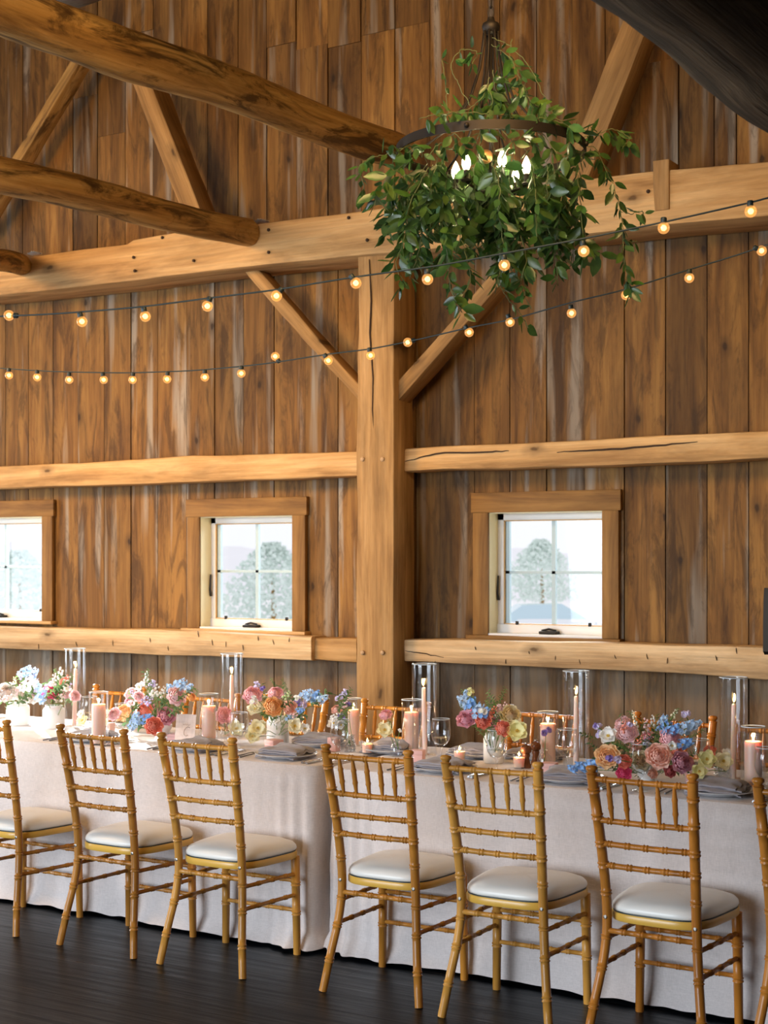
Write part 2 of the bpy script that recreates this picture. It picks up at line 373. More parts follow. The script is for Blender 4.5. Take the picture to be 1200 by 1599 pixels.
# ================================================================= STRUCTURE
WY = 7.60
def wx(px): return PY(px, 873, WY).x
def wz(px, py): return PY(px, py, WY).z
# windows: pixel rects of the opening inside the casing
WIN = [(-86, 66, 808, 966), (312, 457, 806, 982), (763, 941, 799, 993)]
openings = []
for (a, b, c, d) in WIN:
    xa, xb = PY(a, 873, 7.57).x, PY(b, 873, 7.57).x; m_ = (a+b)/2
    openings.append((xa, xb, PY(m_, d, 7.57).z, PY(m_, c, 7.57).z))
w0 = openings[0]; holes = openings
def subtract(rect, hs):
    out = [rect]
    for h in hs:
        nx = []
        for (x0, x1, z0, z1) in out:
            a, b, c, d = max(x0, h[0]), min(x1, h[1]), max(z0, h[2]), min(z1, h[3])
            if a >= b or c >= d: nx.append((x0, x1, z0, z1)); continue
            if x0 < a: nx.append((x0, a, z0, z1))
            if b < x1: nx.append((b, x1, z0, z1))
            if z0 < c: nx.append((a, b, z0, c))
            if d < z1: nx.append((a, b, d, z1))
        out = nx
    return out
low = [-30, 8, 44, 83, 122, 163, 205, 247, 292, 335, 380, 428, 477, 528, 566, 610, 650, 687, 741, 797, 854, 914, 975, 1040, 1104, 1170, 1240]
up = [-40, 0, 35, 71, 114, 152, 195, 240, 284, 324, 372, 416, 463, 512, 564, 617, 672, 725, 780, 838, 894, 945, 1000, 1060, 1116, 1150, 1205, 1262]
xs_low = [wx(p) for p in low]; xs_up = [wx(p) for p in up]
def extend(xs, lo=-12, hi=6):
    xs = list(xs)
    while xs[0] > lo: xs.insert(0, xs[0]-rnd.uniform(.2, .28))
    while xs[-1] < hi: xs.append(xs[-1]+rnd.uniform(.2, .28))
    return xs
b = MB()
def plank_row(xs, z0, z1, joints=None):
    for x0, x1 in zip(xs[:-1], xs[1:]):
        zz = [z0, z1]
        if joints: zz = sorted([z0, z1]+joints((x0+x1)/2))
        if z0 == 0: zz = [0, 1.06, z1]
        g = rnd.choice([.0018, .0028, .0045, .006]); tn = rnd.random(); tb = rnd.random()
        for za, zb in zip(zz[:-1], zz[1:]):
            if z0 > 0: tn = rnd.random()
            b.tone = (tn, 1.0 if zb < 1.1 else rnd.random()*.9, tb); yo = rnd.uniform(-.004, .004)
            for (a, c, d, e) in subtract((x0+g, x1-g*rnd.uniform(.3, 1), za+.001, zb-.001), holes):
                b.box((a, WY+yo, d), (c, WY+.03, e))
zt = 3.50
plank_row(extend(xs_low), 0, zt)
def jn(x):
    px_lo, px_hi = wx(400), wx(645)
    if px_lo < x < px_hi: return [wz(520, rnd.choice([38, 52, 66, 74]))]
    if rnd.random() < .15: return [rnd.uniform(4.2, 5.2)]
    return []
plank_row(extend(xs_up), zt+.002, 6.2, jn)
b.mi = 1
for (a, c, d, e) in subtract((-12, 6, 0, 6.2), holes): b.box((a, WY+.031, d), (c, WY+.09, e))
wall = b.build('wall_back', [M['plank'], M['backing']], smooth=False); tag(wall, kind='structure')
fl = MB(); fl.box((-12, -4, -.1), (6, WY+.1, 0)); tag(fl.build('floor', M['floor'], smooth=False), kind='structure')
def shell(name, parts):
    q = MB(); q.tone = (.4, .5, .5)
    for a, c in parts: q.box(a, c)
    tag(q.build(name, M['plank'], smooth=False), kind='structure')
shell('ceiling', [((-12, -4, 6.2), (6, WY+.1, 6.3))])
shell('wall_right', [((6, -4, 0), (6.1, WY+.1, 6.2))])
shell('wall_left', [((-12.1, -4, 0), (-12, 1.5, 6.2)), ((-12.1, 4.9, 0), (-12, WY+.1, 6.2)), ((-12.1, 1.5, 3.6), (-12, 4.9, 6.2))])
shell('wall_front', [((-12, -4.1, 0), (-8.6, -4, 6.2)), ((-2.4, -4.1, 0), (6, -4, 6.2)), ((-8.6, -4.1, 3.7), (-2.4, -4, 6.2))])

# ---- timbers
def sect(w, h, r=.012):
    pts = []
    for cx, cy, a0 in ((w/2-r, h/2-r, 0), (-w/2+r, h/2-r, 90), (-w/2+r, -h/2+r, 180), (w/2-r, -h/2+r, 270)):
        for k in (0, 45, 90): pts.append((cx+r*math.cos(R(a0+k)), cy+r*math.sin(R(a0+k))))
    return pts
def beam(name, p0, p1, w, h, m, label, cat, up=(0, 0, 1), wob=.008, r=.012, seed=0, n=None, taper=1):
    """square timber from p0 to p1: w across (perpendicular to up), h along up; local X is its length"""
    p0, p1 = Vector(p0), Vector(p1); L = (p1-p0).length; X = (p1-p0)/L; Z = Vector(up); Z = (Z-X*Z.dot(X)).normalized(); Y = Z.cross(X)
    n = n or max(6, int(L/.07)); q = MB(); rings = []
    for i in range(n+1):
        x = L*i/n; t = 1+(taper-1)*i/n; ring = []
        for k, (a, c) in enumerate(sect(w*t, h*t, r)):
            d = wob*(nz(x*2.2+seed*7, a*6, c*6)+.5*nz(x*7+seed, a*9, c*9))
            f = wob*.8*nz(x*.9+seed*3.3, 5)
            ring.append((x, a*(1+d/w*2)+d*.4, c*(1+d/h*2)+f))
        rings.append(ring)
    q.loft(rings); o = recalc(q.build(name, m, sharp=40))
    o.matrix_world = Matrix(((X.x, Y.x, Z.x, p0.x), (X.y, Y.y, Z.y, p0.y), (X.z, Y.z, Z.z, p0.z), (0, 0, 0, 1)))
    tag(o, label, cat); return o
def rail(name, st, Yf, Yb, m, label, seed=0, wob=.006, step=.05, parent=None):
    """wall timber running along x with top and bottom edges given at stations (px, ytop, ybot)"""
    S = [(PY(p, a, Yf).x, PY(p, a, Yf).z, PY(p, c, Yf).z) for p, a, c in st]
    x0, x1 = S[0][0], S[-1][0]; n = int((x1-x0)/step)+1; q = MB(); rings = []; zc = (S[0][1]+S[0][2])/2
    def at(x):
        for s0, s1 in zip(S[:-1], S[1:]):
            if x <= s1[0]+1e-6:
                f = (x-s0[0])/max(1e-6, s1[0]-s0[0]); return s0[1]+(s1[1]-s0[1])*f, s0[2]+(s1[2]-s0[2])*f
        return S[-1][1:]
    for i in range(n+1):
        x = x0+(x1-x0)*i/n; zt_, zb_ = at(x); h = zt_-zb_; D = Yb-Yf; ring = []
        for k, (a, c) in enumerate(sect(D, h, .014)):
            d = wob*(nz(x*3+seed*5, c*9, a*7)+.7*nz(x*11+seed, c*12))
            ring.append((x-x0, a+d, (zt_+zb_)/2-zc+c+wob*1.3*nz(x*2+seed, 2 if c > 0 else 8)))
        rings.append(ring)
    q.loft(rings); o = recalc(q.build(name, m, sharp=40)); o.location = (x0, (Yf+Yb)/2, zc)
    if label: tag(o, label, 'beam')
    return o
PF = 7.28      # front face of the post
pl, pr = PY(557, 873, PF).x, PY(615, 873, PF).x
ptop = 3.5
pp = beam('timber_post', ((pl+pr)/2, PF+.12, 0), ((pl+pr)/2, PF+.12, ptop), .24, pr-pl, M['post'], 'thick hewn wooden post standing against the plank wall between two windows', 'post', up=(1, 0, 0), wob=.007, seed=2)
def knobs(parent, pts, Y, m, r, name):
    for (px, py) in pts:
        p = PY(px, py, Y); q = MB(); q.lathe([(0, 0), (r, 0), (r*.98, .006), (r*.7, .010), (0, .011)], 12)
        o = q.build(name, m); o.matrix_world = Matrix.Translation(p)@Matrix.Rotation(R(90), 4, 'X')
        mw = o.matrix_world.copy(); o.parent = parent; o.matrix_parent_inverse = parent.matrix_world.inverted(); o.matrix_world = mw
bpy.context.view_layer.update()
knobs(pp, [(567, 717), (598, 717), (567, 1019), (598, 1019)], PF-.002, M['pegs'], .014, 'wooden_peg')
# long crack in the post
q = MB(); pts = [PY(x, y, PF-.001) for x, y in ((577, 405), (580, 470), (578, 520), (583, 590), (582, 640), (584, 672))]
q.tube(pts, [.003, .005, .006, .005, .004, .001], 5); o = q.build('crack', M['hole']); o.parent = pp; o.matrix_parent_inverse = pp.matrix_world.inverted()

TF = 7.24
tie = rail('tie_beam', [(-60, 424, 466), (0, 408, 461), (60, 399, 455), (120, 390, 448), (199, 381, 440), (200, 376, 440), (290, 360, 427), (384, 352, 417), (480, 339, 407), (592, 325, 396), (700, 307, 386), (830, 291, 374), (930, 277, 364), (1040, 265, 352), (1200, 252, 336), (1290, 240, 326)], TF, WY-.02, M['beam'], 'long horizontal hewn tie beam crossing the whole wall above the strings of bulbs', seed=1)
bpy.context.view_layer.update()
knobs(tie, [(420, 359), (420, 394), (303, 407), (254, 371), (209, 402), (211, 423), (545, 340), (574, 375), (1013, 299)], TF-.004, M['hole'], .010, 'bolt_hole')
rail('wall_rail', [(-60, 733, 764), (0, 728, 763), (120, 723, 759), (230, 716, 756), (300, 711, 753), (420, 709, 748), (557, 705, 744)], 7.44, WY-.01, M['beam'], 'upper wall rail left of the post, above the two left windows', seed=3)
o1 = rail('wall_rail', [(632, 701, 737), (700, 696, 733), (820, 692, 730), (950, 684, 727), (1100, 677, 721), (1200, 673, 717), (1290, 670, 714)], 7.40, WY-.01, M['beam'], 'upper wall rail right of the post with a long dark crack', seed=4)
lowl = rail('wall_rail', [(-60, 976, 1011), (0, 979, 1013), (120, 981, 1018), (240, 983, 1022), (360, 989, 1027), (486, 994, 1032)], 7.42, WY-.01, M['pale'], 'lower wall rail under the two left windows, stopping short of the post', seed=5)
rail('wall_rail', [(484, 996, 1030), (557, 997, 1034)], 7.46, WY-.01, M['post'], 'short darker piece of lower wall rail joining the left side of the post', seed=6)
o2 = rail('wall_rail', [(632, 999, 1034), (720, 999, 1037), (860, 1003, 1043), (1000, 1005, 1049), (1100, 1008, 1055), (1200, 1011, 1061), (1290, 1013, 1066)], 7.40, WY-.01, M['pale'], 'lower wall rail right of the post, under the right window', seed=8)
bpy.context.view_layer.update()
def crack(par, pts, Y, r=.003):
    q = MB(); P_ = [PY(x, y, Y) for x, y in pts]; n = len(P_); fine = []
    for a, c in zip(P_[:-1], P_[1:]):
        for k in range(6): fine.append(a.lerp(c, k/6)+Vector((0, 0, rnd.uniform(-.003, .003))))
    m_ = len(fine); q.tube(fine, [r*(.25+math.sin(math.pi*min(1, (i+.5)/m_))) for i in range(m_)], 5)
    o = q.build('crack', M['hole']); o.parent = par; o.matrix_parent_inverse = par.matrix_world.inverted()
crack(o1, [(633, 721), (680, 708), (770, 705), (800, 704)], 7.397, .004)
crack(o1, [(870, 706), (940, 703), (1040, 695), (1100, 688)], 7.397, .0045)
crack(o2, [(633, 1016), (660, 1020), (700, 1028)], 7.397, .003)

for par, xs_, ya_, yb_, Y_ in ((lowl, (60, 118, 176, 234, 262, 309, 331, 353, 379, 403, 426, 452), 990, 1018, 7.417), (o2, (680, 742, 790, 826, 868, 905, 960, 1010, 1043, 1118, 1150), 1012, 1040, 7.397)):
    for x_ in xs_:
        h_ = rnd.uniform(5, 12); y_ = rnd.uniform(ya_, yb_-4); crack(par, [(x_, y_-h_/2), (x_+rnd.uniform(-1, 3), y_+h_/2)], Y_, .0022)
def braced(name, pa, pb, Y, w, d, label, m='brace', seed=0, wob=.006, cat='brace'):
    beam(name, PY(*pa, Y), PY(*pb, Y), d, w, M[m], label, cat, up=Vector((PY(*pb, Y)-PY(*pa, Y)).cross(Vector((0, 1, 0)))).normalized() if False else (0, 0, 1), wob=wob, seed=seed)
braced('brace', (382, 405), (572, 618), 7.43, .075, .12, 'thin diagonal brace dropping from the tie beam down to the left side of the post', seed=11, wob=.012)
braced('brace', (815, 405), (618, 628), 7.41, .085, .15, 'diagonal brace rising to the right of the post, partly behind the hanging greenery', seed=12)
braced('roof_strut', (212, 78), (316, 345), 7.36, .135, .17, 'leaning roof strut between the two big logs, foot on the tie beam', seed=13)
braced('roof_strut', (1010, 20), (904, 292), 7.33, .155, .17, 'wide leaning roof strut at upper right, behind the chandelier greenery', seed=14)
braced('roof_strut', (150, 60), (-30, 360), 7.40, .085, .12, 'slim leaning roof strut at the upper left edge', m='log', seed=15)
# dark notch piece in the tie beam, right
n0, n1 = PY(1023, 262, TF), PY(1046, 327, TF)
beam('wooden_key', (n0.x+.04, TF+.06, n1.z), (n0.x+.04, TF+.06, n0.z+.03), .15, .085, M['post'], 'short upright wooden key set in the tie beam at right', 'block', up=(1, 0, 0), seed=16)
# ---- round logs running from the wall towards the viewer
def log(name, p0, p1, r0, r1, m, label, seed=0, wob=.25, nseg=20, bend=0, cat='log beam'):
    p0, p1 = Vector(p0), Vector(p1); L = (p1-p0).length; X = (p1-p0)/L; Z = Vector((0, 0, 1)); Z = (Z-X*Z.dot(X)).normalized(); Y = Z.cross(X)
    q = MB(); n = int(L/.06); rings = []
    for i in range(n+1):
        x = L*i/n; rr = r0+(r1-r0)*i/n; ring = []; cx = .03*nz(x*.8+seed, 3); cz = .03*nz(x*.8+seed, 9)+bend*math.sin(math.pi*i/n)
        for j in range(nseg):
            a = 2*math.pi*j/nseg; ca, sa = math.cos(a), math.sin(a)
            d = 1+wob*.35*nz(x*1.1+seed*3, ca*1.1, sa*1.1)+wob*.16*nz(x*4+seed, ca*3, sa*3)+wob*.07*nz(x*2, ca*9, sa*9)
            ring.append((x, cx+rr*ca*d, cz+rr*sa*d))
        rings.append(ring)
    q.loft(rings); o = recalc(q.build(name, m))
    o.matrix_world = Matrix(((X.x, Y.x, Z.x, p0.x), (X.y, Y.y, Z.y, p0.y), (X.z, Y.z, Z.z, p0.z), (0, 0, 0, 1))); o.data.set_sharp_from_angle(angle=R(50))
    tag(o, label, cat); return o
la = PT(112, 55, .00272); lb = PY(628, 238, 7.45)
dA = (lb-la)
log('log_beam', la-dA*.35, lb, .115, .098, M['log'], 'big round log beam running from upper left to the wall behind the chandelier', seed=1, wob=.4)
lc = PY(386, 363, 7.22); ld = PT(-60, 262, .00300)
log('log_beam', ld, lc, .090, .082, M['log'], 'round log beam with its sawn end resting on the tie beam at left', seed=2, wob=.45)
le = PY(30, 416, 7.2); lf = PT(-120, 380, .0034)
log('log_beam', lf, le, .075, .072, M['log'], 'stub of a third log resting on the tie beam at the far left edge', seed=4, wob=.3)
lg = PT(1200, 198, .0022)
ax = Vector((lg.x+.26, 0, lg.z+.215))
log('log_beam', (ax.x-.25, .2, ax.z+.02), (ax.x+.10, 7.2, ax.z), .33, .33, M['darklog'], 'large old log in dark shade crossing the upper right corner close overhead', seed=6, wob=.16, nseg=32)
# near cross beam, top left
beam('cross_beam', (-11.9, 4.62, 4.125), (5.9, 4.62, 4.125), .24, .30, M['greybeam'], 'greyish cross beam at the top left corner, carrying the big log', 'beam', seed=21, wob=.012, n=160)

# ---- windows
def rod_x(q, xa, xb, za, zb, y0, y1): q.bbox((xa, y0, za), (xb, y1, zb), .003)
def window(idx, op, style):
    xa, xb, za, zb = op; root = empty('window_%d' % idx, ((xa+xb)/2, WY, za)); root['kind'] = 'structure'; off = Vector(root.location)
    def fin(q, name, m, par=None, smooth=True):
        if par is None:
            q.v = [tuple(Vector(v)-off) for v in q.v]; return q.build(name, m, root, sharp=30)
        q.v = [tuple(Vector(v)-off) for v in q.v]; o = q.build(name, m, par, sharp=30); return o
    cw = .098; hd = .115
    def board(a, c, name):
        # casing boards get their own local frame so the grain follows their length
        L = (a[3] if False else 0)
    for nm, x0, x1, z0, z1, along in (('casing_header', xa-cw-.012, xb+cw+.012, zb, zb+hd, 'x'), ('casing_side', xa-cw, xa, za-.005, zb, 'z'), ('casing_side', xb, xb+cw, za-.005, zb, 'z')):
        q = MB(); L = (x1-x0) if along == 'x' else (z1-z0); W = (z1-z0) if along == 'x' else (x1-x0)
        q.bbox((-L/2, -.015, -W/2), (L/2, .015, W/2), .003); o = q.build(nm, M['casing'], root, sharp=30)
        o.location = Vector(((x0+x1)/2, WY-.022, (z0+z1)/2))-off
        if along == 'z': o.rotation_euler = (0, R(90), 0)
    q = MB(); q.bbox((-(xb-xa)/2-cw-.03, -.035, -.011), ((xb-xa)/2+cw+.02, .035, .011), .004)
    o = q.build('window_sill', M['casing'] if idx == 3 else M['stop'], root, sharp=30); o.location = Vector(((xa+xb)/2, WY-.035, za-.016))-off
    D = .17
    q = MB()
    q.box((xa, WY-.02, za), (xa+.004, WY+D, zb)); q.box((xa, WY-.02, zb-.004), (xb, WY+D, zb)); q.box((xb-.004, WY-.02, za), (xb, WY+D, zb)); fin(q, 'jamb', M['jamb'])
    q = MB(); q.box((xa, WY-.03, za-.006), (xb, WY+D, za+.006)); fin(q, 'stool', M['white_paint'])
    ya, yb = WY+.085, WY+.13; s = .042; iz = za+.055
    q = MB(); rod_x(q, xa, xa+s, za, zb, ya, yb); rod_x(q, xb-s, xb, za, zb, ya, yb); rod_x(q, xa, xb, zb-s, zb, ya, yb); rod_x(q, xa, xb, za, iz, ya-.01, yb); sash = fin(q, 'sash', M['white_paint'])
    q = MB(); t = .006
    for (a, c, d, e) in ((xa+s, xa+s+t, iz, zb-s), (xb-s-t, xb-s, iz, zb-s), (xa+s, xb-s, iz, iz+t), (xa+s, xb-s, zb-s-t, zb-s)): q.box((a, ya-.004, d), (c, ya+.01, e))
    fin(q, 'glazing_stop', M['stop'])
    xm = (xa+xb)/2; zm = (iz+zb-s)/2
    q = MB(); q.box((xm-.011, ya+.012, iz), (xm+.011, ya+.034, zb-s)); q.box((xa+s, ya+.012, zm-.008), (xb-s, ya+.034, zm+.008)); q.box((xa+s, ya+.012, iz), (xa+s+.03, ya+.034, zb-s)); fin(q, 'muntin', M['muntin'])
    q = MB(); q.box((xa+s, ya+.036, iz), (xb-s, ya+.040, zb-s)); fin(q, 'pane', M['pane'])
    q = MB(); q.bbox((xm-.055, ya-.075, za+.006), (xm+.055, ya-.02, za+.024), .006); q.tube([(xm-.045, ya-.05, za+.026), (xm, ya-.055, za+.036), (xm+.045, ya-.05, za+.028)], [.006, .007, .005], 8); fin(q, 'crank_handle', M['black_metal'])
    q = MB(); lz = za+(zb-za)*.38
    q.tube([(xa+.012, ya-.012, lz-.07), (xa+.012, ya-.022, lz-.03), (xa+.014, ya-.018, lz+.07)], [.008, .006, .005], 8); fin(q, 'latch_lever', M['black_metal'])
    for cx in (xa+.13, xb-.12):
        q = MB(); q.bbox((cx-.008, ya-.014, iz-.002), (cx+.008, ya+.002, iz+.02), .002); fin(q, 'screen_clip', M['black_metal'])
for i, op in enumerate(openings): window(i+1, op, 0)
_tg = PY(70, 1095, 5.42); _wc = Vector(((w0[0]+w0[1])/2, WY, (w0[2]+w0[3])/2)); so.location = _tg+(_wc-_tg)*3.4
so.rotation_euler = (_tg-so.location).to_track_quat('-Z', 'Y').to_euler()
so2.rotation_euler = (PY(30, 1072, 5.42)-so2.location).to_track_quat('-Z', 'Y').to_euler()

# ---- outside
q = MB(); q.box((-120, WY+.3, -1.4), (60, 160, -1.3)); tag(q.build('ground', M['ground'], smooth=False), kind='structure')
def hillf(u, v):
    x = -150+u*200; y = 90+v*50; return (x, y, -2+(4.5+4*nz(x*.03, 4)+1.2*nz(x*.15, 9))*math.sin(min(1, v*2)*math.pi/2))
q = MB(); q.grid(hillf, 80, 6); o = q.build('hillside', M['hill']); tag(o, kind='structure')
def tree(c, r, label, seed):
    root = empty('tree', (c[0], c[1], -1.3)); tag(root, label, 'tree', None)
    q = MB(); rr = random.Random(seed)
    for k in range(2600):
        a = rr.uniform(0, 6.28); zz = rr.uniform(.25, 1.0); w = r*math.sin(min(1, (1.06-zz)*1.7)*1.5)*rr.uniform(.3, 1)
        p = Vector((w*math.cos(a), w*math.sin(a), zz*r*2.0)); s = r*.05*rr.uniform(.6, 1.3)
        d = Vector((rr.uniform(-1, 1), rr.uniform(-1, 1), rr.uniform(-1, 1))).normalized()*s; e = d.orthogonal().normalized()*s*.6
        q.add([p-d, p-e, p+d, p+e], [(0, 1, 2, 3)])
    q.build('foliage', M['tree'], root)
    q = MB(); q.tube([(0, 0, 0), (.05*r, 0, r*.7), (0, 0, r*1.5)], [r*.07, r*.05, r*.02], 8); q.build('trunk', M['log'], root)
p = PT(425, 890, .02); tree((p.x, p.y), 1.7, 'overexposed green tree seen through the middle window', 3)
p = PT(845, 925, .030); tree((p.x, p.y), 1.9, 'overexposed round tree seen through the right window', 5)
p = PT(30, 880, .021); tree((p.x, p.y), 1.6, 'overexposed tree seen through the left window', 8)
p = PT(858, 962, .021); car = empty('car', (p.x, p.y, -1.3), R(35)); tag(car, 'pale parked car with bluish windows seen through the right window', 'car')
q = MB(); S_ = []
for (x, z0, z1, w) in ((-2.1, .35, .7, .7), (-1.9, .25, .9, .82), (-1.0, .22, .98, .86), (0, .22, .98, .88), (1.2, .22, .95, .86), (1.9, .3, .75, .8), (2.1, .4, .62, .66)):
    S_.append([(x, -w, z0), (x, w, z0), (x, w, (z0+z1)/2), (x, w*.92, z1), (x, -w*.92, z1), (x, -w, (z0+z1)/2)])
q.loft(S_); recalc(q.build('car_body', M['carpaint'], car, sharp=40))
q = MB(); S_ = []
for (x, z1, w) in ((-1.7, .95, .78), (-1.0, 1.42, .68), (.3, 1.46, .68), (1.15, .95, .78)): S_.append([(x, -.8, .9), (x, .8, .9), (x, w, z1), (x, -w, z1)])
q.loft(S_); recalc(q.build('car_windows', M['carglass'], car, sharp=30))
for x in (-1.35, 1.3):
    for y in (-.8, .8):
        q = MB(); q.tube([(x, y-.1, .32), (x, y+.1, .32)], .32, 20); q.build('wheel', M['tire'], car, sharp=40)

# ================================================================= TABLES
TZ = .760; TY0, TY1 = 5.055, 5.85
def tablecloth(x0, x1, label, seed, puddle=.05):
    """cloth lying on a trestle table and falling to the floor in folds; perimeter parametrised"""
    q = MB(); rr = random.Random(seed); r = .05
    # perimeter samples (rounded rectangle) with outward normals
    per = []
    def line(a, c, nrm, step=.012):
        n = max(2, int((Vector(c)-Vector(a)).length/step))
        for i in range(n): per.append((Vector(a).lerp(Vector(c), i/n), Vector(nrm)))
    def corner(c, a0):
        for k in range(8):
            a = R(a0+90*k/8); d = Vector((math.cos(a), math.sin(a))); per.append((Vector(c)+d*r, d))
    line((x0+r, TY0), (x1-r, TY0), (0, -1)); corner((x1-r, TY0+r), -90)
    line((x1, TY0+r), (x1, TY1-r), (1, 0)); corner((x1-r, TY1-r), 0)
    line((x1-r, TY1), (x0+r, TY1), (0, 1), .06); corner((x0+r, TY1-r), 90)
    line((x0, TY1-r), (x0, TY0+r), (-1, 0), .05); corner((x0+r, TY0+r), 180)
    n = len(per); H = 30; rings = []
    for k in range(H+1):
        h = k/H; ring = []
        for (p, d) in per:
            end = min(abs(p.x-x0), abs(p.x-x1)); s = p.x*1.0+p.y*3.1
            near = math.exp(-(end/.17)**2)
            amp = .008*h
            f = near*h**.6*(.020*math.sin(end*95+1.6*nz(end*9, h*2.5, seed)+seed)+.012*math.sin(end*41+3*h))+amp*(math.sin(s*15+3*nz(s*1.3, h*.8, seed))+.8*nz(s*6, h*1.2, seed*3))
            f += .022*h*nz(s*1.7, h*.5, seed*2)+.014*h*abs(nz(s*3.2+h*1.5, h*2.5, seed))+.010*h**2*nz(s*8, h*9, seed)+.006*nz(s*9, h*2, seed)
            fall = .010+.004*h+f*.8
            if h > .9: fall += (h-.9)/.1*(puddle*(.25+.6*nz(s*2.1, 4, seed))+.004)*(1+near)
            z = TZ-.75*h-.006
            if k == 0: z = TZ-.004; fall = .004
            if k == 1: fall = .010
            if h > .94: z = max(.006+.010*(1+nz(s*9, 3, seed)), z)
            lim = .055 if abs(d.x) > .5 else 1
            ring.append((p.x+d.x*min(fall, lim), p.y+d.y*fall, z))
        rings.append(ring)
    q.loft(rings, cap=False)
    # top: concentric shrink to a centre strip
    top = [rings[0]]
    for k in (0.01, .06, .25, .6, .98):
        ring = []
        for (p, d) in per:
            cx = min(max(p.x, x0+.4), x1-.4); cy = (TY0+TY1)/2
            ring.append((p.x+(cx-p.x)*k, p.y+(cy-p.y)*k, TZ+.0008*nz(p.x*3, k*4)))
        top.append(ring)
    o_ = len(q.v); vs = [p for t_ in top for p in t_]; fs = []
    for i in range(len(top)-1):
        for j in range(n): kk = (j+1) % n; fs.append((i*n+kk, i*n+j, (i+1)*n+j, (i+1)*n+kk))
    fs.append(tuple((len(top)-1)*n+j for j in range(n))); q.add(vs, fs)
    o = q.build('tablecloth', M['cloth']); recalc(o)
    tag(o, label, 'tablecloth'); return o
XS = PZ(497, 1198, TZ).x
tablecloth(XS+.035, XS+2.50, 'blush linen tablecloth to the floor on the nearer, right-hand table', 3)
tablecloth(XS-2.45, XS-.035, 'blush linen tablecloth to the floor on the middle table, its corner bunched at the gap', 5, .09)
tablecloth(XS-5.0, XS-2.52, 'blush linen tablecloth on the farthest table at the left edge', 9)

# ================================================================= CHAIRS
def rod(q, pts, r, rings=(), seg=10, r1=None, rw=.26):
    """turned rod: polyline resampled, ring clusters at given fractions"""
    pts = [Vector(p) for p in pts]; ls = [0]
    for a, c in zip(pts[:-1], pts[1:]): ls.append(ls[-1]+(c-a).length)
    L = ls[-1]; S = {0: 1, L: 1}
    if len(pts) > 2:
        for i in range(1, 24): S[L*i/24] = 1
    for f in rings:
        for dd, m_ in ((-.0085, 1), (-.0065, 1+rw), (-.0035, 1+rw*.8), (-.001, 1), (.001, 1), (.0035, 1+rw*.8), (.0065, 1+rw), (.0085, 1)): S[f*L+dd] = m_
    ss = sorted(s for s in S if 0 <= s <= L); out = []; rad = []; last = -1
    for s in ss:
        if s-last < 1e-4: continue
        if S[s] == 1 and any(abs(s-f*L) < .0085 and abs(abs(s-f*L)-.0085) > 1e-6 and abs(abs(s-f*L)-.001) > 1e-6 for f in rings): continue
        last = s
        # catmull-rom through points
        i = max(0, min(len(pts)-2, sum(1 for x in ls[1:-1] if x <= s))); f = (s-ls[i])/max(1e-9, ls[i+1]-ls[i])
        p0 = pts[max(0, i-1)]; p1 = pts[i]; p2 = pts[i+1]; p3 = pts[min(len(pts)-1, i+2)]
        if len(pts) > 2:
            p = .5*((2*p1)+(p2-p0)*f+(2*p0-5*p1+4*p2-p3)*f*f+(3*p1-p0-3*p2+p3)*f**3)
        else: p = p1.lerp(p2, f)
        out.append(p); rr = r if r1 is None else r+(r1-r)*s/L
        rad.append(rr*S[s])
    q.tube(out, rad, seg)
def px_of(z):      # post lateral half-distance and depth at height z
    Z = [0, .13, .28, .41, .60, .92]; X = [.205, .186, .165, .157, .161, .176]; Y = [0, .022, .052, .060, .036, -.030]
    for i in range(5):
        if z <= Z[i+1]:
            f = (z-Z[i])/(Z[i+1]-Z[i]); return X[i]+(X[i+1]-X[i])*f, Y[i]+(Y[i+1]-Y[i])*f
    return X[-1], Y[-1]
def seat_pt(a, sc=1.0):
    # outline angle -> point; trapezoid superellipse
    c, s = math.cos(a), math.sin(a); e = 2/3.9
    x = abs(c)**e*(1 if c > 0 else -1); y = abs(s)**e*(1 if s > 0 else -1)
    hw = .190+.019*y; return x*hw*sc, .250+y*.194*sc
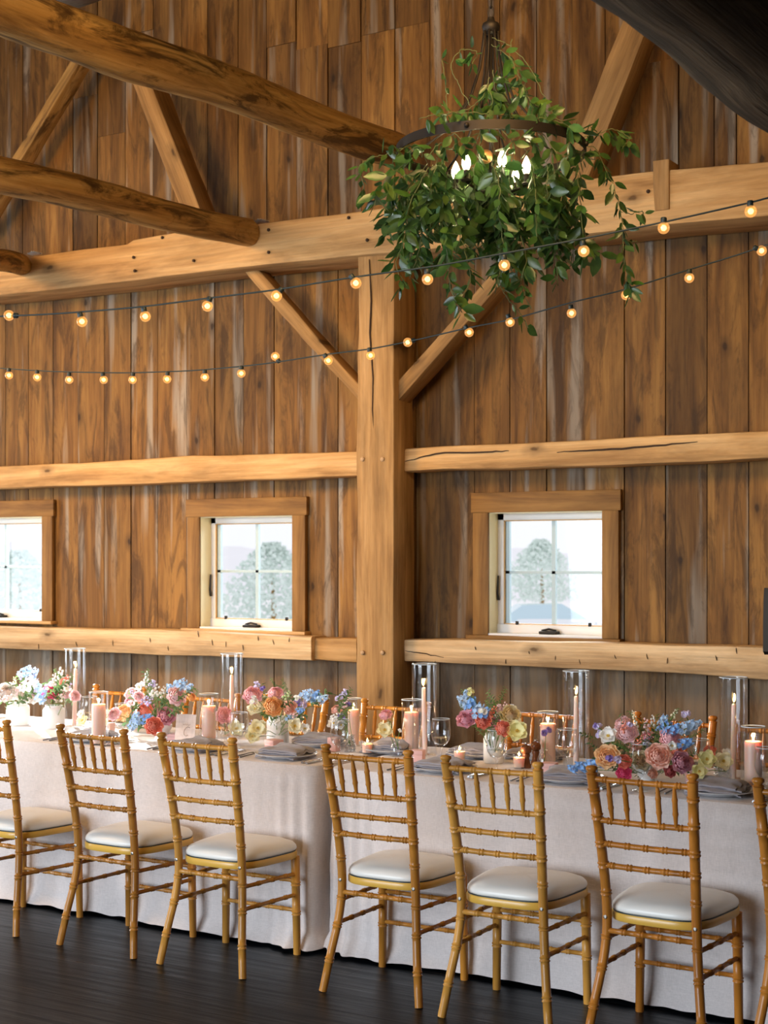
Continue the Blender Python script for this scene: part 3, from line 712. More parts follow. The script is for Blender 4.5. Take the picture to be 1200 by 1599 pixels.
def make_chair():
    root = empty('chiavari_chair', (0, 0, 0))
    for s in (-1, 1):
        q = MB(); hs = [0, .13, .28, .41, .60, .90]; pts = [(s*px_of(z)[0], px_of(z)[1], z) for z in hs]
        rod(q, pts, .0150, [.13, .27, .385, .56, .655, .735, .825, .915], 12, .0180, .2)
        x, y = px_of(.90); q.lathe([(.018, 0), (.0205, .002), (.013, .006), (.0145, .010), (.020, .016), (.020, .023), (.015, .028), (0, .030)], 12, (s*x, y, .897))
        q.build('back_post', M['chair'], root, sharp=60)
        q = MB(); rod(q, [(s*.182, .40, 0), (s*.176, .395, .40)], .0150, [.42, .72], 12, .0185, .2); q.build('leg', M['chair'], root, sharp=60)
        for z in (.335, .250):
            q = MB(); x0, y0 = px_of(z); rod(q, [(s*x0, y0, z), (s*.179, .397, z-.006)], .0085, [.3, .55, .8], 8); q.build('stretcher', M['chair'], root, sharp=60)
        q = MB(); x, y = px_of(.412); q.lathe([(0, 0), (.0065, 0), (.0065, .003), (.004, .004), (.004, .0028), (0, .0028)], 10)
        q.v = [(s*x+v[0], y-.0145-v[2], .412+v[1]) for v in q.v]; q.build('screw', M['screw'], root, sharp=40)
    for z in (.30, .18):
        q = MB(); rod(q, [(-.18, .397, z), (.18, .397, z)], .0085, [.2, .4, .6, .8], 8); q.build('stretcher', M['chair'], root, sharp=60)
    x, y = px_of(.365); q = MB(); rod(q, [(-x, y, .365), (x, y, .365)], .0095, [.2, .4, .6, .8], 8); q.build('stretcher', M['chair'], root, sharp=60)
    for k, (z, fr) in enumerate(((.882, (.17, .335, .5, .665, .83)), (.742, (.17, .335, .5, .665, .83)), (.662, (.14, .32, .5, .68, .86)), (.588, (.14, .32, .5, .68, .86)))):
        x, y = px_of(z); q = MB(); rod(q, [(-x, y, z), (0, y-.010, z), (x, y, z)], .0098, fr, 8, None, .3); q.build('back_rail', M['chair'], root, sharp=60)
    for k in range(5):
        f = (.17, .335, .5, .665, .83)[k]; xt, yt = px_of(.88); xb_, yb_ = px_of(.742); q = MB()
        a = Vector((-xb_+2*xb_*f, yb_-.009, .742)); c = Vector((-xt+2*xt*f, yt-.009, .882)); n = 18; pts = []; rad = []
        for i in range(n+1):
            t = i/n; pts.append(a.lerp(c, t)); base = .0055+.0042*math.sin(math.pi*t)**1.2
            rad.append(base*(1.22 if i in (6, 12) else 1))
        q.tube(pts, rad, 8); q.build('spindle', M['chair'], root, sharp=60)
    q = MB(); N = 56; rings = []
    for (sc, z) in ((.90, .397), (.985, .397), (1.0, .401), (1.0, .419), (.985, .424), (.90, .424)):
        rings.append([(*seat_pt(2*math.pi*j/N, sc), z) for j in range(N)])
    q.loft(rings); q.build('seat_frame', M['seatframe'], root, sharp=40)
    q = MB(); rings = []
    for (sc, z) in ((.90, .423), (.978, .423), (.978, .4285), (.90, .4285)): rings.append([(*seat_pt(2*math.pi*j/N, sc), z) for j in range(N)])
    q.loft(rings); q.build('pad_base', M['cable'], root, sharp=40)
    q = MB(); rings = []
    for (sc, z) in ((.93, .427), (.978, .429), (.994, .436), (.985, .446), (.94, .457), (.80, .469), (.55, .477), (.25, .480), (.02, .481)):
        rings.append([(*seat_pt(2*math.pi*j/N, sc), z+.0012*nz(j*.5, sc*5)) for j in range(N)])
    q.loft(rings); q.build('cushion', M['cushion'], root)
    return root
proto = make_chair()
FR = (1.0, 1.0, .95, 1)
front = [  # x, y, rot, tint, label
 ((-4.83, 4.585), -2, (1.0, .86, .72, 1), 'golden wooden chiavari chair cut by the left edge of the photo'),
 ((-4.17, 4.575), -1, (.88, .74, .62, 1), 'brown chiavari chair second from the left, before the blush table number card'),
 ((-3.623, 4.570), 0, (1.12, 1.04, .90, 1), 'pale golden chiavari chair just left of the gap between tablecloths'),
 ((-2.861, 4.600), 1, (.98, .80, .58, 1), 'amber chiavari chair just right of the gap between tablecloths'),
 ((-2.331, 4.560), 1.5, (1.15, 1.08, .95, 1), 'lightest straw-coloured chiavari chair, its seat rim chipped, second from right in full view'),
 ((-1.790, 4.575), -1, (.95, .68, .45, 1), 'reddish brown chiavari chair in front of the big flower bouquet at right'),
 ((-1.236, 4.600), 1.7, (.95, .70, .46, 1), 'chiavari chair of which only a sliver shows at the right edge')]
for i, ((x, y), a, tint, lab) in enumerate(front):
    c = proto if i == 0 else dup(proto, (x, y, 0), R(a))
    c.location = (x, y, 0); c.rotation_euler = (0, 0, R(a)); tag(c, lab, 'chair', 'chiavari chairs along the near side')
    for k in kids(c): k.color = tint
back = [((151, 1070), 'chiavari chair across the table behind the second bouquet from left'), ((290, 1079), 'chiavari chair across the table behind the pillar candle beside the table card'),
        ((419, 1085), 'chiavari chair across the table behind the white jar bouquet'), ((571, 1092), 'chiavari chair across the table in front of the wooden post'),
        ((797, 1102), 'chiavari chair across the table behind the wooden pepper mills'), ((996, 1113), 'chiavari chair across the table behind the big right bouquet'), ((1152, 1125), 'chiavari chair across the table behind the tall hurricane at the right edge')]
for k, ((px, py), lab) in enumerate(back):
    p = PZ(px, py, .92); c = dup(proto, (p.x+.176, p.y-.03, 0), R(180+rnd.uniform(-3, 3))); tag(c, lab, 'chair', 'chiavari chairs along the wall side')
    t = [(1.2, .95, .7, 1), (1.15, .9, .6, 1), (1.2, 1.0, .75, 1), (1.2, 1.0, .75, 1), (.9, .62, .42, 1), (.95, .62, .40, 1), (.9, .66, .45, 1)][k]
    for o in kids(c): o.color = t

# ================================================================= TABLEWARE
def onT(px, py): return PZ(px, py, TZ+.001)
def cyl_glass(q, r, h, th=.0025, seg=32, base=.006):
    q.lathe([(0, 0), (r*.96, 0), (r, .004), (r, h-.001), (r-th*.5, h), (r-th, h-.001), (r-th, base), (0, base)], seg)
def flame(parent, z, s=1.0, x=0, y=0, lean=0):
    q = MB(); pr_ = []
    for k in range(11):
        t = k/10; pr_.append((max(.0002, .0052*s*math.sin(math.pi*t**.75)*(1-.25*t)), .030*s*t))
    q.lathe(pr_, 12); q.v = [(v[0]+lean*v[2], v[1], v[2]) for v in q.v]
    o = q.build('flame', M['flame'], parent, loc=(x, y, z+.004)); return o
def wick(parent, z): q = MB(); q.tube([(0, 0, z-.002), (.001, 0, z+.008)], .0011, 6); q.build('wick', M['wick'], parent)
def clight(p, e=.45):
    l = bpy.data.lights.new('candle_light', 'POINT'); l.energy = e; l.color = (1, .60, .28); l.shadow_soft_size = .008
    o = bpy.data.objects.new('candle_light', l); col.objects.link(o); o.location = p; return o
def top_at(px, py, zt_): return PZ(px, py, zt_)
# tall hurricanes with tapers (top rim pixel -> position)
tall = [(117, 1013, 'first tall hurricane glass from the left, behind the white bouquet'), (362, 1021, 'tall hurricane glass left of the white jar bouquet'),
        (663, 1037, 'tall hurricane glass in front of the post, beside a water goblet'), (900, 1048, 'tall hurricane glass left of the big right bouquet'), (1146, 1058, 'tall hurricane glass near the right edge behind a pillar candle')]
cl = [(0, .255), (0, .262), (2, .262), (0, .268), (0, .262)]
for i, (px, py, lab) in enumerate(tall):
    p = top_at(px, py, 1.155); root = empty('hurricane_vase', (p.x, p.y, TZ+.001)); tag(root, lab, 'hurricane glass', 'tall hurricane glasses')
    q = MB(); cyl_glass(q, .054, .394); q.build('glass_cylinder', M['glass'], root, sharp=40); q = MB(); q.lathe([(.051, .3935), (.0545, .393), (.0545, .3965), (.051, .3965), (.051, .3935)], 40, closed=True); q.build('glass_rim', M['rim'], root)
    lean = (.03, 0, -.025, 0, .01)[i]
    rt = empty('taper_candle', (p.x-lean*.13, p.y, TZ+.0075)); tag(rt, 'lit blush taper candle inside the '+lab.split(',')[0].replace('glass ', ''), 'candle', 'taper candles in hurricanes')
    h = .288
    q = MB(); q.tube([(0, 0, 0), (lean*h*.5, 0, h*.5), (lean*h, 0, h-.006), (lean*h, 0, h)], [.0115, .0105, .0085, .004], 16); q.build('candle_body', M['taper'], rt, sharp=60)
    q = MB(); q.tube([(lean*h, 0, h-.002), (lean*h, 0, h+.008)], .001, 6); q.build('wick', M['wick'], rt)
    flame(rt, h, 1.15, lean*h, 0, (0.1, .0, -.22, .12, .1)[i]); clight((p.x, p.y, TZ+h+.03), .45)
# short hurricanes with pillar candles
pil = [(154, 1081, 5.12, .233, 1, 'pillar candle in a hurricane at left beside the peach bouquet'), (326, 1084, None, .233, 1, 'pillar candle in a hurricane right of the table number card'),
       (552, 1091, 5.68, .225, .82, 'smaller pillar candle in a hurricane behind the crystal bud vase'), (643, 1093, None, .233, 1, 'pillar candle in a hurricane overlapping the tall glass by the post'),
       (856, 1112, 5.63, .233, 1, 'pillar candle in a hurricane behind the purple-flower bottle'), (1177, 1135, None, .233, 1, 'pillar candle in a hurricane near the right edge')]
for px, py, Y, h, s, lab in pil:
    p = top_at(px, py, TZ+h)
    if Y: p = PY(px, py, Y); h = p.z-TZ
    root = empty('hurricane_vase', (p.x, p.y, TZ+.001)); tag(root, 'short clear hurricane glass around the '+lab.replace(' in a hurricane', ''), 'hurricane glass', 'short hurricane glasses')
    q = MB(); cyl_glass(q, .0445*s, h); q.build('glass_cylinder', M['glass'], root, sharp=40); q = MB(); q.lathe([(.0425*s, h-.001), (.0450*s, h-.001), (.0450*s, h+.0022), (.0425*s, h+.0022), (.0425*s, h-.001)], 40, closed=True); q.build('glass_rim', M['rim'], root)
    rt = empty('pillar_candle', (p.x, p.y, TZ+.0075)); tag(rt, 'lit peach '+lab, 'candle', 'pillar candles')
    hc = h*.74; r = .032*s
    q = MB(); q.lathe([(0, 0), (r, 0), (r, hc-.006), (r*.97, hc), (r*.86, hc+.001), (r*.7, hc-.005), (0, hc-.006)], 32); q.build('candle_body', M['wax'], rt, sharp=60)
    wick(rt, hc-.006); flame(rt, hc-.004, .9); clight((p.x, p.y, TZ+hc+.022), .5)
for px, py, lab in ((574, 1177, 'small lit votive in a clear cup between the two bud vases before the post'), (718, 1190, 'small lit votive in a clear cup beside the water goblet'), (811, 1200, 'small lit votive in a clear cup beside the pepper mills')):
    p = onT(px, py); root = empty('votive_candle', (p.x, p.y, TZ+.001)); tag(root, lab, 'candle', 'votive candles')
    q = MB(); q.lathe([(0, 0), (.021, 0), (.023, .003), (.027, .062), (.0262, .063), (.0255, .062), (.0215, .006), (0, .006)], 24); q.build('glass_cup', M['glass'], root, sharp=50)
    q = MB(); q.lathe([(0, .0065), (.021, .0065), (.0238, .044), (.022, .045), (0, .043)], 24); q.build('candle_body', M['wax'], root, sharp=50)
    wick(root, .043); flame(root, .044, .75); clight((p.x, p.y, TZ+.068), .25)
# goblets
def goblet_proto():
    root = empty('water_goblet', (0, 0, 0)); q = MB()
    q.lathe([(0, 0), (.032, 0), (.034, .002), (.030, .004), (.010, .008), (.0055, .016), (.005, .050), (.008, .058), (.024, .066), (.037, .085), (.042, .110), (.0415, .140), (.0375, .172), (.0365, .173), (.0362, .171), (.0403, .140), (.0408, .110), (.036, .087), (.024, .069), (.0, .062)], 28)
    q.build('goblet_bowl', M['glass'], root, sharp=50)
    q = MB(); q.lathe([(.0358, .1722), (.038, .172), (.038, .1742), (.0358, .1742), (.0358, .1722)], 32, closed=True); q.build('glass_rim', M['rim'], root)
    q = MB(); q.lathe([(0, .0635), (.023, .0700), (.0345, .087), (.0365, .094), (0, .094)], 28); q.build('water', M['water'], root, sharp=50)
    return root
gp = None
gob = [(689, 1123, 'water goblet standing alone beside the tall hurricane by the post'), (776, 1140, 'water goblet in front of the white jar of blue and coral flowers'), (886, 1139, 'water goblet behind the purple-flower bottle at the tall hurricane'),
       (1002, 1164, 'water goblet in front of the big right bouquet'), (192, 1099, 'water goblet in front of the peach flowers at left'), (374, 1113, 'water goblet just left of the white jar bouquet'),
       (531, 1124, 'water goblet in front of the cut-crystal vase of purple stems'), (1197, 1168, 'water goblet cut by the right edge'), (140, 1088, 'water goblet beside the leftmost pillar candle'), (1092, 1155, 'water glass just right of the big bouquet')]
for px, py, lab in gob:
    p = PZ(px, py, TZ+.173)
    if p.y < TY0+.06: p = PY(px, py, TY0+.07)
    if gp is None: gp = goblet_proto(); c = gp
    else: c = dup(gp, (0, 0, 0))
    c.location = (p.x, p.y, TZ+.001); tag(c, lab, 'water glass', 'water goblets')
# place settings
def napkin_mesh(seed, w=.20, d=.17):
    q = MB(); rr = random.Random(seed)
    for k in range(4):
        z0 = k*.0085; ox, oy = rr.uniform(-.010, .010), rr.uniform(-.008, .008); a0 = rr.uniform(-.10, .10)
        def top(u, v, z0=z0, ox=ox, oy=oy, a0=a0, k=k):
            x = (u-.5)*w*(1-.02*k); y = (v-.5)*d*(1-.03*k); e = max(abs(u-.5), abs(v-.5))*2
            z = z0+.007*(1-e**8)+.006*nz(u*4+seed, v*4, k)+.010*math.exp(-((v-.75+.5*(u-.5))/.10)**2)*(k > 1)-.010*max(0, abs(u-.5)-.36)*4
            return (x*math.cos(a0)-y*math.sin(a0)+ox, x*math.sin(a0)+y*math.cos(a0)+oy, z+.004)
        q.grid(top, 18, 14)
        def bot(u, v, f=top, z0=z0): x, y, z = f(u, v); return (x, y, z-.0055)
        q.grid(bot, 18, 14, flip=True)
        # rim between both sheets
        m_ = 18; 
        for fn in (lambda t: (t, 0), lambda t: (t, 1), lambda t: (0, t), lambda t: (1, t)):
            q.grid(lambda u, v, fn=fn, f=top: tuple(Vector(f(*fn(u)))-Vector((0, 0, .0055*v))), 16, 1)
    return q
def plate_prof(r): return [(0, 0), (r*.55, 0), (r*.60, .003), (r*.97, .018), (r, .0205), (r*.99, .022), (r*.62, .0065), (r*.55, .005), (0, .005)]
pls = []
def setting(px, py, ang, lab, side=-1, r=.135, nap=True, small=False, box=True):
    p = PZ(px, py, TZ+.02); p.y = max(TY0+r+.005, min(TY1-r-.01, p.y)); 
    root = empty('dinner_plate', (p.x, p.y, TZ+.001)); tag(root, 'grey-white dinner plate '+lab, 'plate', 'dinner plates')
    q = MB(); q.lathe(plate_prof(r), 40); q.build('plate_dish', M['plate'], root, sharp=60)
    if nap:
        q = napkin_mesh(int(px)); o = recalc(q.build('napkin', M['napkin'], sharp=60)); o.location = (p.x, p.y, TZ+.012); o.rotation_euler = (0, 0, R(ang))
        tag(o, 'folded grey-mauve linen napkin on the plate '+lab, 'napkin', 'folded napkins')
    pls.append(p); return p
def fork(loc, rz, lab):
    q = MB(); q.tube([(0, -.09, .003), (0, -.03, .005), (0, .03, .007), (0, .05, .005)], [.0035, .0028, .002, .003], 8)
    q.bbox((-.010, .05, .003), (.010, .065, .0055), .001)
    for k in range(4): q.bbox((-.010+.0055*k, .063, .003), (-.0065+.0055*k, .102, .0055), .0008)
    o = q.build('fork', M['dark_steel'], loc=loc, sharp=40); o.rotation_euler = (0, 0, rz); tag(o, lab, 'fork', 'forks'); return o
def knife(loc, rz, lab):
    q = MB(); q.tube([(0, -.11, .004), (0, -.06, .005), (0, -.01, .004)], [.0055, .0055, .0035], 8)
    q.bbox((-.007, -.012, .003), (.006, .11, .0055), .001); o = q.build('table_knife', M['steel'], loc=loc, sharp=40); o.rotation_euler = (0, 0, rz); tag(o, lab, 'knife', 'knives'); return o
near = [(132, 1152, 8, 'behind the second front chair from left'), (300, 1166, -6, 'behind the third front chair from left'), (437, 1178, 5, 'in front of the white jar bouquet'),
        (692, 1197, -4, 'in front of the lone water goblet'), (888, 1213, 10, 'just left of the big right bouquet'), (1118, 1234, 4, 'in front of the cut-glass bowl')]
for px, py, a, lab in near:
    p = setting(px, py, a, lab)
    fork((p.x-.165, p.y-.015, TZ+.001), R(rnd.uniform(-4, 4)), 'fork left of the plate '+lab)
    fork((p.x-.195, p.y-.02, TZ+.001), R(rnd.uniform(-4, 4)), 'outer fork left of the plate '+lab)
    knife((p.x+.165, p.y-.01, TZ+.001), R(rnd.uniform(-4, 4)), 'knife right of the plate '+lab)
    knife((p.x+.190, p.y-.015, TZ+.001), R(rnd.uniform(-4, 4)), 'outer knife right of the plate '+lab)
for px, py, a, lab in ((498, 1158, 12, 'on the wall side, left of the crystal vase'), (742, 1175, 3, 'on the wall side by the votive'), (835, 1178, -8, 'on the wall side, behind the mills'), (608, 1168, 5, 'on the wall side before the post')):
    p = setting(px, py, a, lab, r=.125)
for px, y0_, y1_, w, lab in ((428, 1154, 1170, .06, 'small pink favour box in front of the white jar'), (653, 1170, 1189, .052, 'small pink favour box at the foot of the tall hurricane by the post'), (858, 1190, 1208, .058, 'small pink favour box in front of the purple-flower bottle'),
                             (522, 1150, 1173, .042, 'small pink favour box behind the goblet at the crystal vase'), (1081, 1205, 1221, .04, 'small pink favour box at the right foot of the big bouquet'), (172, 1128, 1142, .035, 'small pink favour box beside the leftmost short candle'), (277, 1145, 1156, .07, 'flat pink favour box in front of the table number card')):
    p = onT(px, y1_); t = (TZ-CH)/-(y1_-HZ); h = max(.03, (y1_-y0_)*t*.95)
    p.y = max(p.y, TY0+.17)
    zb_ = TZ+.001
    for pp_ in pls:
        if (pp_-Vector((p.x, p.y, pp_.z))).length < .16: zb_ = TZ+.001; p.y = pp_.y+.175
    q = MB(); q.bbox((-w/2, -w/2, 0), (w/2, w/2, h*.62), .0015); q.bbox((-w/2-.001, -w/2-.001, h*.62), (w/2+.001, w/2+.001, h), .0015)
    o = q.build('favour_box', M['pinkbox'], loc=(p.x, p.y, zb_), sharp=30); o.rotation_euler = (0, 0, R(rnd.uniform(-15, 15))); tag(o, lab, 'box', 'pink favour boxes')
# pepper mills
for px, py, s, lab in ((822, 1199, 1.0, 'larger brown turned wooden pepper mill beside the votive'), (837, 1194, .95, 'second brown turned wooden mill, half hidden behind the short hurricane')):
    p = onT(px, py); root = empty('pepper_mill', (p.x, p.y, TZ+.001)); tag(root, lab, 'pepper mill', 'pepper mills')
    q = MB(); q.lathe([(0, 0), (.021*s, 0), (.021*s, .012), (.017*s, .018), (.0135*s, .040), (.017*s, .052), (.0135*s, .060)], 24); q.build('mill_body', M['mill'], root, sharp=50)
    q = MB(); q.lathe([(0, .058), (.0145*s, .058), (.0225*s, .066), (.0225*s, .080), (.018*s, .090), (.008*s, .095), (0, .095)], 24); q.build('mill_head', M['mill'], root, sharp=50)
    q = MB(); q.ball((0, 0, .100), .0065*s, 12); q.build('steel_knob', M['steel'], root)
# table number card
pa = PY(288, 1150, 5.33); root = empty('table_card', (pa.x, pa.y, TZ+.001), R(8)); tag(root, 'blush handmade paper table number card standing before the second bouquet', 'card')
q = MB(); cw_, ch_ = .105, .135; N = 22; rings = []
out = []
for k in range(N): out.append((-cw_/2+cw_*k/N, 0))
for k in range(N): out.append((cw_/2, ch_*k/N))
for k in range(N): out.append((cw_/2-cw_*k/N, ch_))
for k in range(N): out.append((-cw_/2, ch_-ch_*k/N))
out = [(x+.0015*math.sin(i*3.7)*rnd.random(), z+.0015*math.cos(i*2.9)*rnd.random()) for i, (x, z) in enumerate(out)]
for y in (-.001, .001): rings.append([(x, y+z*.14, max(.0005, z)) for x, z in out])
q.loft(rings); recalc(q.build('paper', M['card'], root, smooth=False))
def ink(pts, r=.0008):
    q = MB(); q.tube([(x, -.0022+z*.14, z) for x, z in pts], r, 5); q.build('lettering', M['ink'], root)
ink([(.010+.016*math.cos(a/10*4.6+.5)*1.0, .058+.020*math.sin(a/10*4.6+.5)+.006*math.cos(a/10*4.6+.5)) for a in range(11)], .0011)
ink([(-.014+.0034*k+.0022*math.sin(k*1.9), .088+.0034*math.cos(k*1.7)) for k in range(12)], .0006)
q = MB(); q.bbox((-.03, .003, 0), (.03, .028, .010), .002); q.build('card_stand', M['stop'], root, sharp=30)

# ================================================================= FLOWERS
def petal(q, base, dirv, up, L, W, cup, tip=.0, nu=4, nv=4, tone=(1, 1, 1), ruf=0, seed=0):
    """petal grid: grows along dirv (horizontal) and up"""
    side = dirv.cross(up).normalized(); q.tone = tone
    def fn(u, v):
        s = math.sin(math.pi*min(1, .12+u*.80))**.7 if u < 1 else .45
        w = W*s*(v-.5)*2*.5
        ang = cup*u; out_ = L*(u*math.cos(ang)); hh = L*(u*math.sin(ang))
        curl = -tip*L*u**4
        b_ = .25*W*((v-.5)*2)**2*u
        rf = ruf*L*math.sin(v*9+seed)*u*u
        return tuple(base+dirv*(out_-b_*math.sin(ang)+rf*.4)+up*(hh+b_*math.cos(ang)+curl+rf)+side*w)
    q.grid(fn, nu, nv)
def rose_mesh(name, layers, inner=(.80, .55, .50), ruf=.03, openness=1.0, seed=1):
    """unit flower: radius 1, faces +Z"""
    q = MB(); rr = random.Random(seed); Z = Vector((0, 0, 1)); n = len(layers)
    for k, (cnt, r0, L, W, cup, z) in enumerate(layers):
        a0 = rr.uniform(0, 6.28); f = k/(n-1); tn = tuple(inner[i]+(1-inner[i])*f for i in range(3))
        for j in range(cnt):
            a = a0+2*math.pi*j/cnt+rr.uniform(-.12, .12); d = Vector((math.cos(a), math.sin(a), 0))
            petal(q, d*r0+Z*z, d, Z, L*rr.uniform(.93, 1.05), W, cup*openness, .18*f, 4, 4, tn, ruf, j)
    q.tone = inner; q.ball((0, 0, -.02), .22, 8)
    return q.mesh(name, M['petal'])
RL = [(4, .02, .42, .30, 1.45, -.02), (5, .07, .50, .42, 1.35, -.05), (6, .13, .58, .50, 1.2, -.10), (6, .20, .66, .60, 1.02, -.16), (7, .26, .74, .70, .80, -.22), (7, .30, .76, .80, .50, -.28)]
ROSE = rose_mesh('rose_petals', RL, (.97, .82, .78), .03, 1, 3)
RANU = rose_mesh('ranunculus_petals', [(6, .02, .30, .26, 1.5, .05), (8, .10, .36, .30, 1.45, .02), (9, .20, .42, .36, 1.35, -.04), (10, .30, .50, .44, 1.22, -.12), (10, .40, .54, .50, 1.05, -.2), (9, .46, .56, .56, .8, -.3), (8, .46, .56, .62, .45, -.36)], (.98, .86, .84), .02, 1, 5)
def cosmos_mesh():
    q = MB(); Z = Vector((0, 0, 1))
    for k, (cnt, L, cup, z) in enumerate(((5, 1.0, .35, 0), (5, .85, .7, .05))):
        for j in range(cnt):
            a = 2*math.pi*j/cnt+k*.6; d = Vector((math.cos(a), math.sin(a), 0)); petal(q, d*.06+Z*z, d, Z, L, .95, cup, .1, 5, 5, (1, 1, 1), .07, j)
    q.mi = 1; q.tone = (1, 1, 1)
    for j in range(18):
        a = j*2.4; r_ = .03+.16*(j/18)**.5; q.tube([(r_*.5*math.cos(a), r_*.5*math.sin(a), .02), (r_*math.cos(a), r_*math.sin(a), .20+.05*(j % 3))], [.015, .03], 5)
    return q.mesh('anemone_petals', [M['petal'], M['yellow']])
COS = cosmos_mesh()
def floret(q, c, n, s, tone, cen=(1, 1, 1)):
    n = n.normalized(); a_ = n.orthogonal().normalized(); b_ = n.cross(a_)
    for j in range(5):
        a = 2*math.pi*j/5; d = a_*math.cos(a)+b_*math.sin(a); petal(q, c, d, n, s, s*.85, .45, .1, 2, 2, tone, 0)
    q.tone = cen; q.ball(tuple(c+n*s*.2), s*.16, 6)
def delph_mesh():
    q = MB(); rr = random.Random(4)
    for k in range(16):
        a = k*2.4; t = k/15; h = t*1.5-.75; r_ = .50*(1-.55*t)
        d = Vector((math.cos(a), math.sin(a), .25)); tn = rr.uniform(.75, 1.15); floret(q, Vector((r_*math.cos(a), r_*math.sin(a), h)), d+Vector((0, 0, rr.uniform(-.3, .4))), .40*(1.1-.45*t), (tn, tn, min(1.1, tn+.05)), (1.3, 1.3, 1.2))
    return q.mesh('delphinium_florets', M['petal'])
DEL = delph_mesh()
def freesia_mesh():
    q = MB(); rr = random.Random(9)
    for k in range(3):
        a = k*2.1; c = Vector((.35*math.cos(a), .35*math.sin(a), -.2+.3*k)); n = Vector((math.cos(a)*.7, math.sin(a)*.7, .8)).normalized(); a_ = n.orthogonal().normalized(); b_ = n.cross(a_)
        for j in range(6):
            t = 2*math.pi*j/6; d = a_*math.cos(t)+b_*math.sin(t); petal(q, c-n*.3, d, n, .85, .42, 1.05, .35, 4, 2, (1, 1, 1), 0)
        q.tone = (1.1, 1.1, .7); q.ball(tuple(c-n*.25), .14, 6)
    return q.mesh('freesia_petals', M['petal'])
FRE = freesia_mesh()
def sprig_mesh(nm, nl, spread, lw, seed, tn=1):
    q = MB(); rr = random.Random(seed); q.mi = 1; q.tube([(0, 0, -1), (.04, 0, -.3), (0, .05, .4), (.05, 0, 1)], [.035, .03, .025, .012], 5); q.mi = 0
    for k in range(nl):
        a = k*2.4; z = -.8+1.8*k/nl; d = Vector((math.cos(a), math.sin(a), .5)).normalized(); n = Vector((0, 0, 1)); n = (n-d*n.dot(d)).normalized()
        t = rr.uniform(.7, 1.25)*tn; q.tone = (t, t, t*rr.uniform(.8, 1.2)); L = spread*rr.uniform(.7, 1.1); s = d.cross(n)
        p = Vector((0, 0, z)); q.add([p, p+d*L*.35+s*lw*.5+n*.03, p+d*L*.75+s*lw*.4-n*.02, p+d*L-n*.08, p+d*L*.75-s*lw*.4-n*.02, p+d*L*.35-s*lw*.5+n*.03, p+d*L*.5-n*.03], [(0, 1, 6), (1, 2, 6), (2, 3, 6), (3, 4, 6), (4, 5, 6), (5, 0, 6)])
    return q.mesh(nm, [M['foliage'], M['stem']])
SPR = sprig_mesh('sprig_leaves', 16, .55, .26, 2); SPR2 = sprig_mesh('fine_sprig_leaves', 26, .34, .12, 5, 1.5)
BUD = None
def bud_mesh():
    q = MB(); rr = random.Random(3)
    for k in range(9):
        a = k*2.4; z = -.8+1.7*k/9; d = Vector((math.cos(a), math.sin(a), 0)); q.tone = (1, 1, 1); q.ball(tuple(d*(.34-.02*k)+Vector((0, 0, z))), .20-.010*k, 8, (1, 1, 1.3))
    return q.mesh('stock_buds', M['petal'])
BUD = bud_mesh()
SH = {'R': ('rose', ROSE), 'N': ('ranunculus', RANU), 'C': ('anemone', COS), 'D': ('delphinium', DEL), 'F': ('freesia', FRE), 'S': ('leafy_sprig', SPR), 'T': ('fine_sprig', SPR2), 'B': ('stock_flower', BUD)}
COL = dict(pink=(.96, .62, .66), lpink=(.97, .74, .76), white=(.93, .92, .89), cream=(.94, .90, .70), yellow=(.93, .90, .50), peach=(.99, .74, .44), ppink=(.98, .68, .57), coral=(.92, .36, .26), orange=(.95, .5, .2),
           mauve=(.74, .42, .52), rosec=(.86, .50, .60), magenta=(.90, .16, .36), lav=(.72, .66, .90), purple=(.36, .26, .66), blue=(.30, .55, .90), lblue=(.55, .75, .95), dcoral=(.62, .16, .16), green=(.6, .72, .4), pyel=(.95, .90, .64), apri=(.97, .62, .28), x=(1, 1, 1))
def bloom(root, base, t0, kind, px, py, r, color, dy=0, stem=True, vase_top=None, face=None):
    nm, me = SH[kind]; t = t0+dy*.0004
    p = PT(px, py, t); s = r*t*(1.12 if kind in 'RN' else 1.05)
    s *= 1.06
    o = bpy.data.objects.new(nm, me); col.objects.link(o); o.parent = root; o.location = p-root.location
    o.scale = (s, s, s); o.color = (*COL[color], 1)
    out_ = (p-base); d = Vector((out_.x, out_.y*.3, max(.02, out_.z)*.8)).normalized()
    vw = (CP-p).normalized()
    if kind in 'DBST': d = (Vector((out_.x*1.2, 0, abs(out_.z)+.02))).normalized()
    elif face == 'up': d = (Vector((0, 0, 1))+vw*.35).normalized()
    elif face == 'cam': d = (vw+Vector((0, 0, .25))).normalized()
    else: d = (d*.55+vw*.75+Vector((0, 0, .25))).normalized()
    o.rotation_euler = (d.to_track_quat('Z', 'Y')@Matrix.Rotation(rnd.uniform(0, 6.28), 3, 'Z').to_quaternion()).to_euler()
    return p
def vase_jar(root, r, h, m='ceramic'):
    q = MB(); q.lathe([(0, 0), (r*.92, 0), (r, .006), (r, h*.80), (r*.92, h*.88), (r*.80, h*.91), (r*.80, h), (r*.74, h), (r*.74, h*.9), (r*.9, h*.8), (r*.9, .01), (0, .01)], 32); return q.build('vase', M[m], root, sharp=50)
def vase_bowl(root, r, h):
    q = MB(); q.lathe([(0, 0), (r*.55, 0), (r*.6, .004), (r*.42, h*.2), (r*.7, h*.45), (r, h*.85), (r, h), (r*.94, h), (r*.9, h*.85), (r*.6, h*.5), (0, h*.45)], 32); return q.build('vase', M['ceramic'], root, sharp=50)
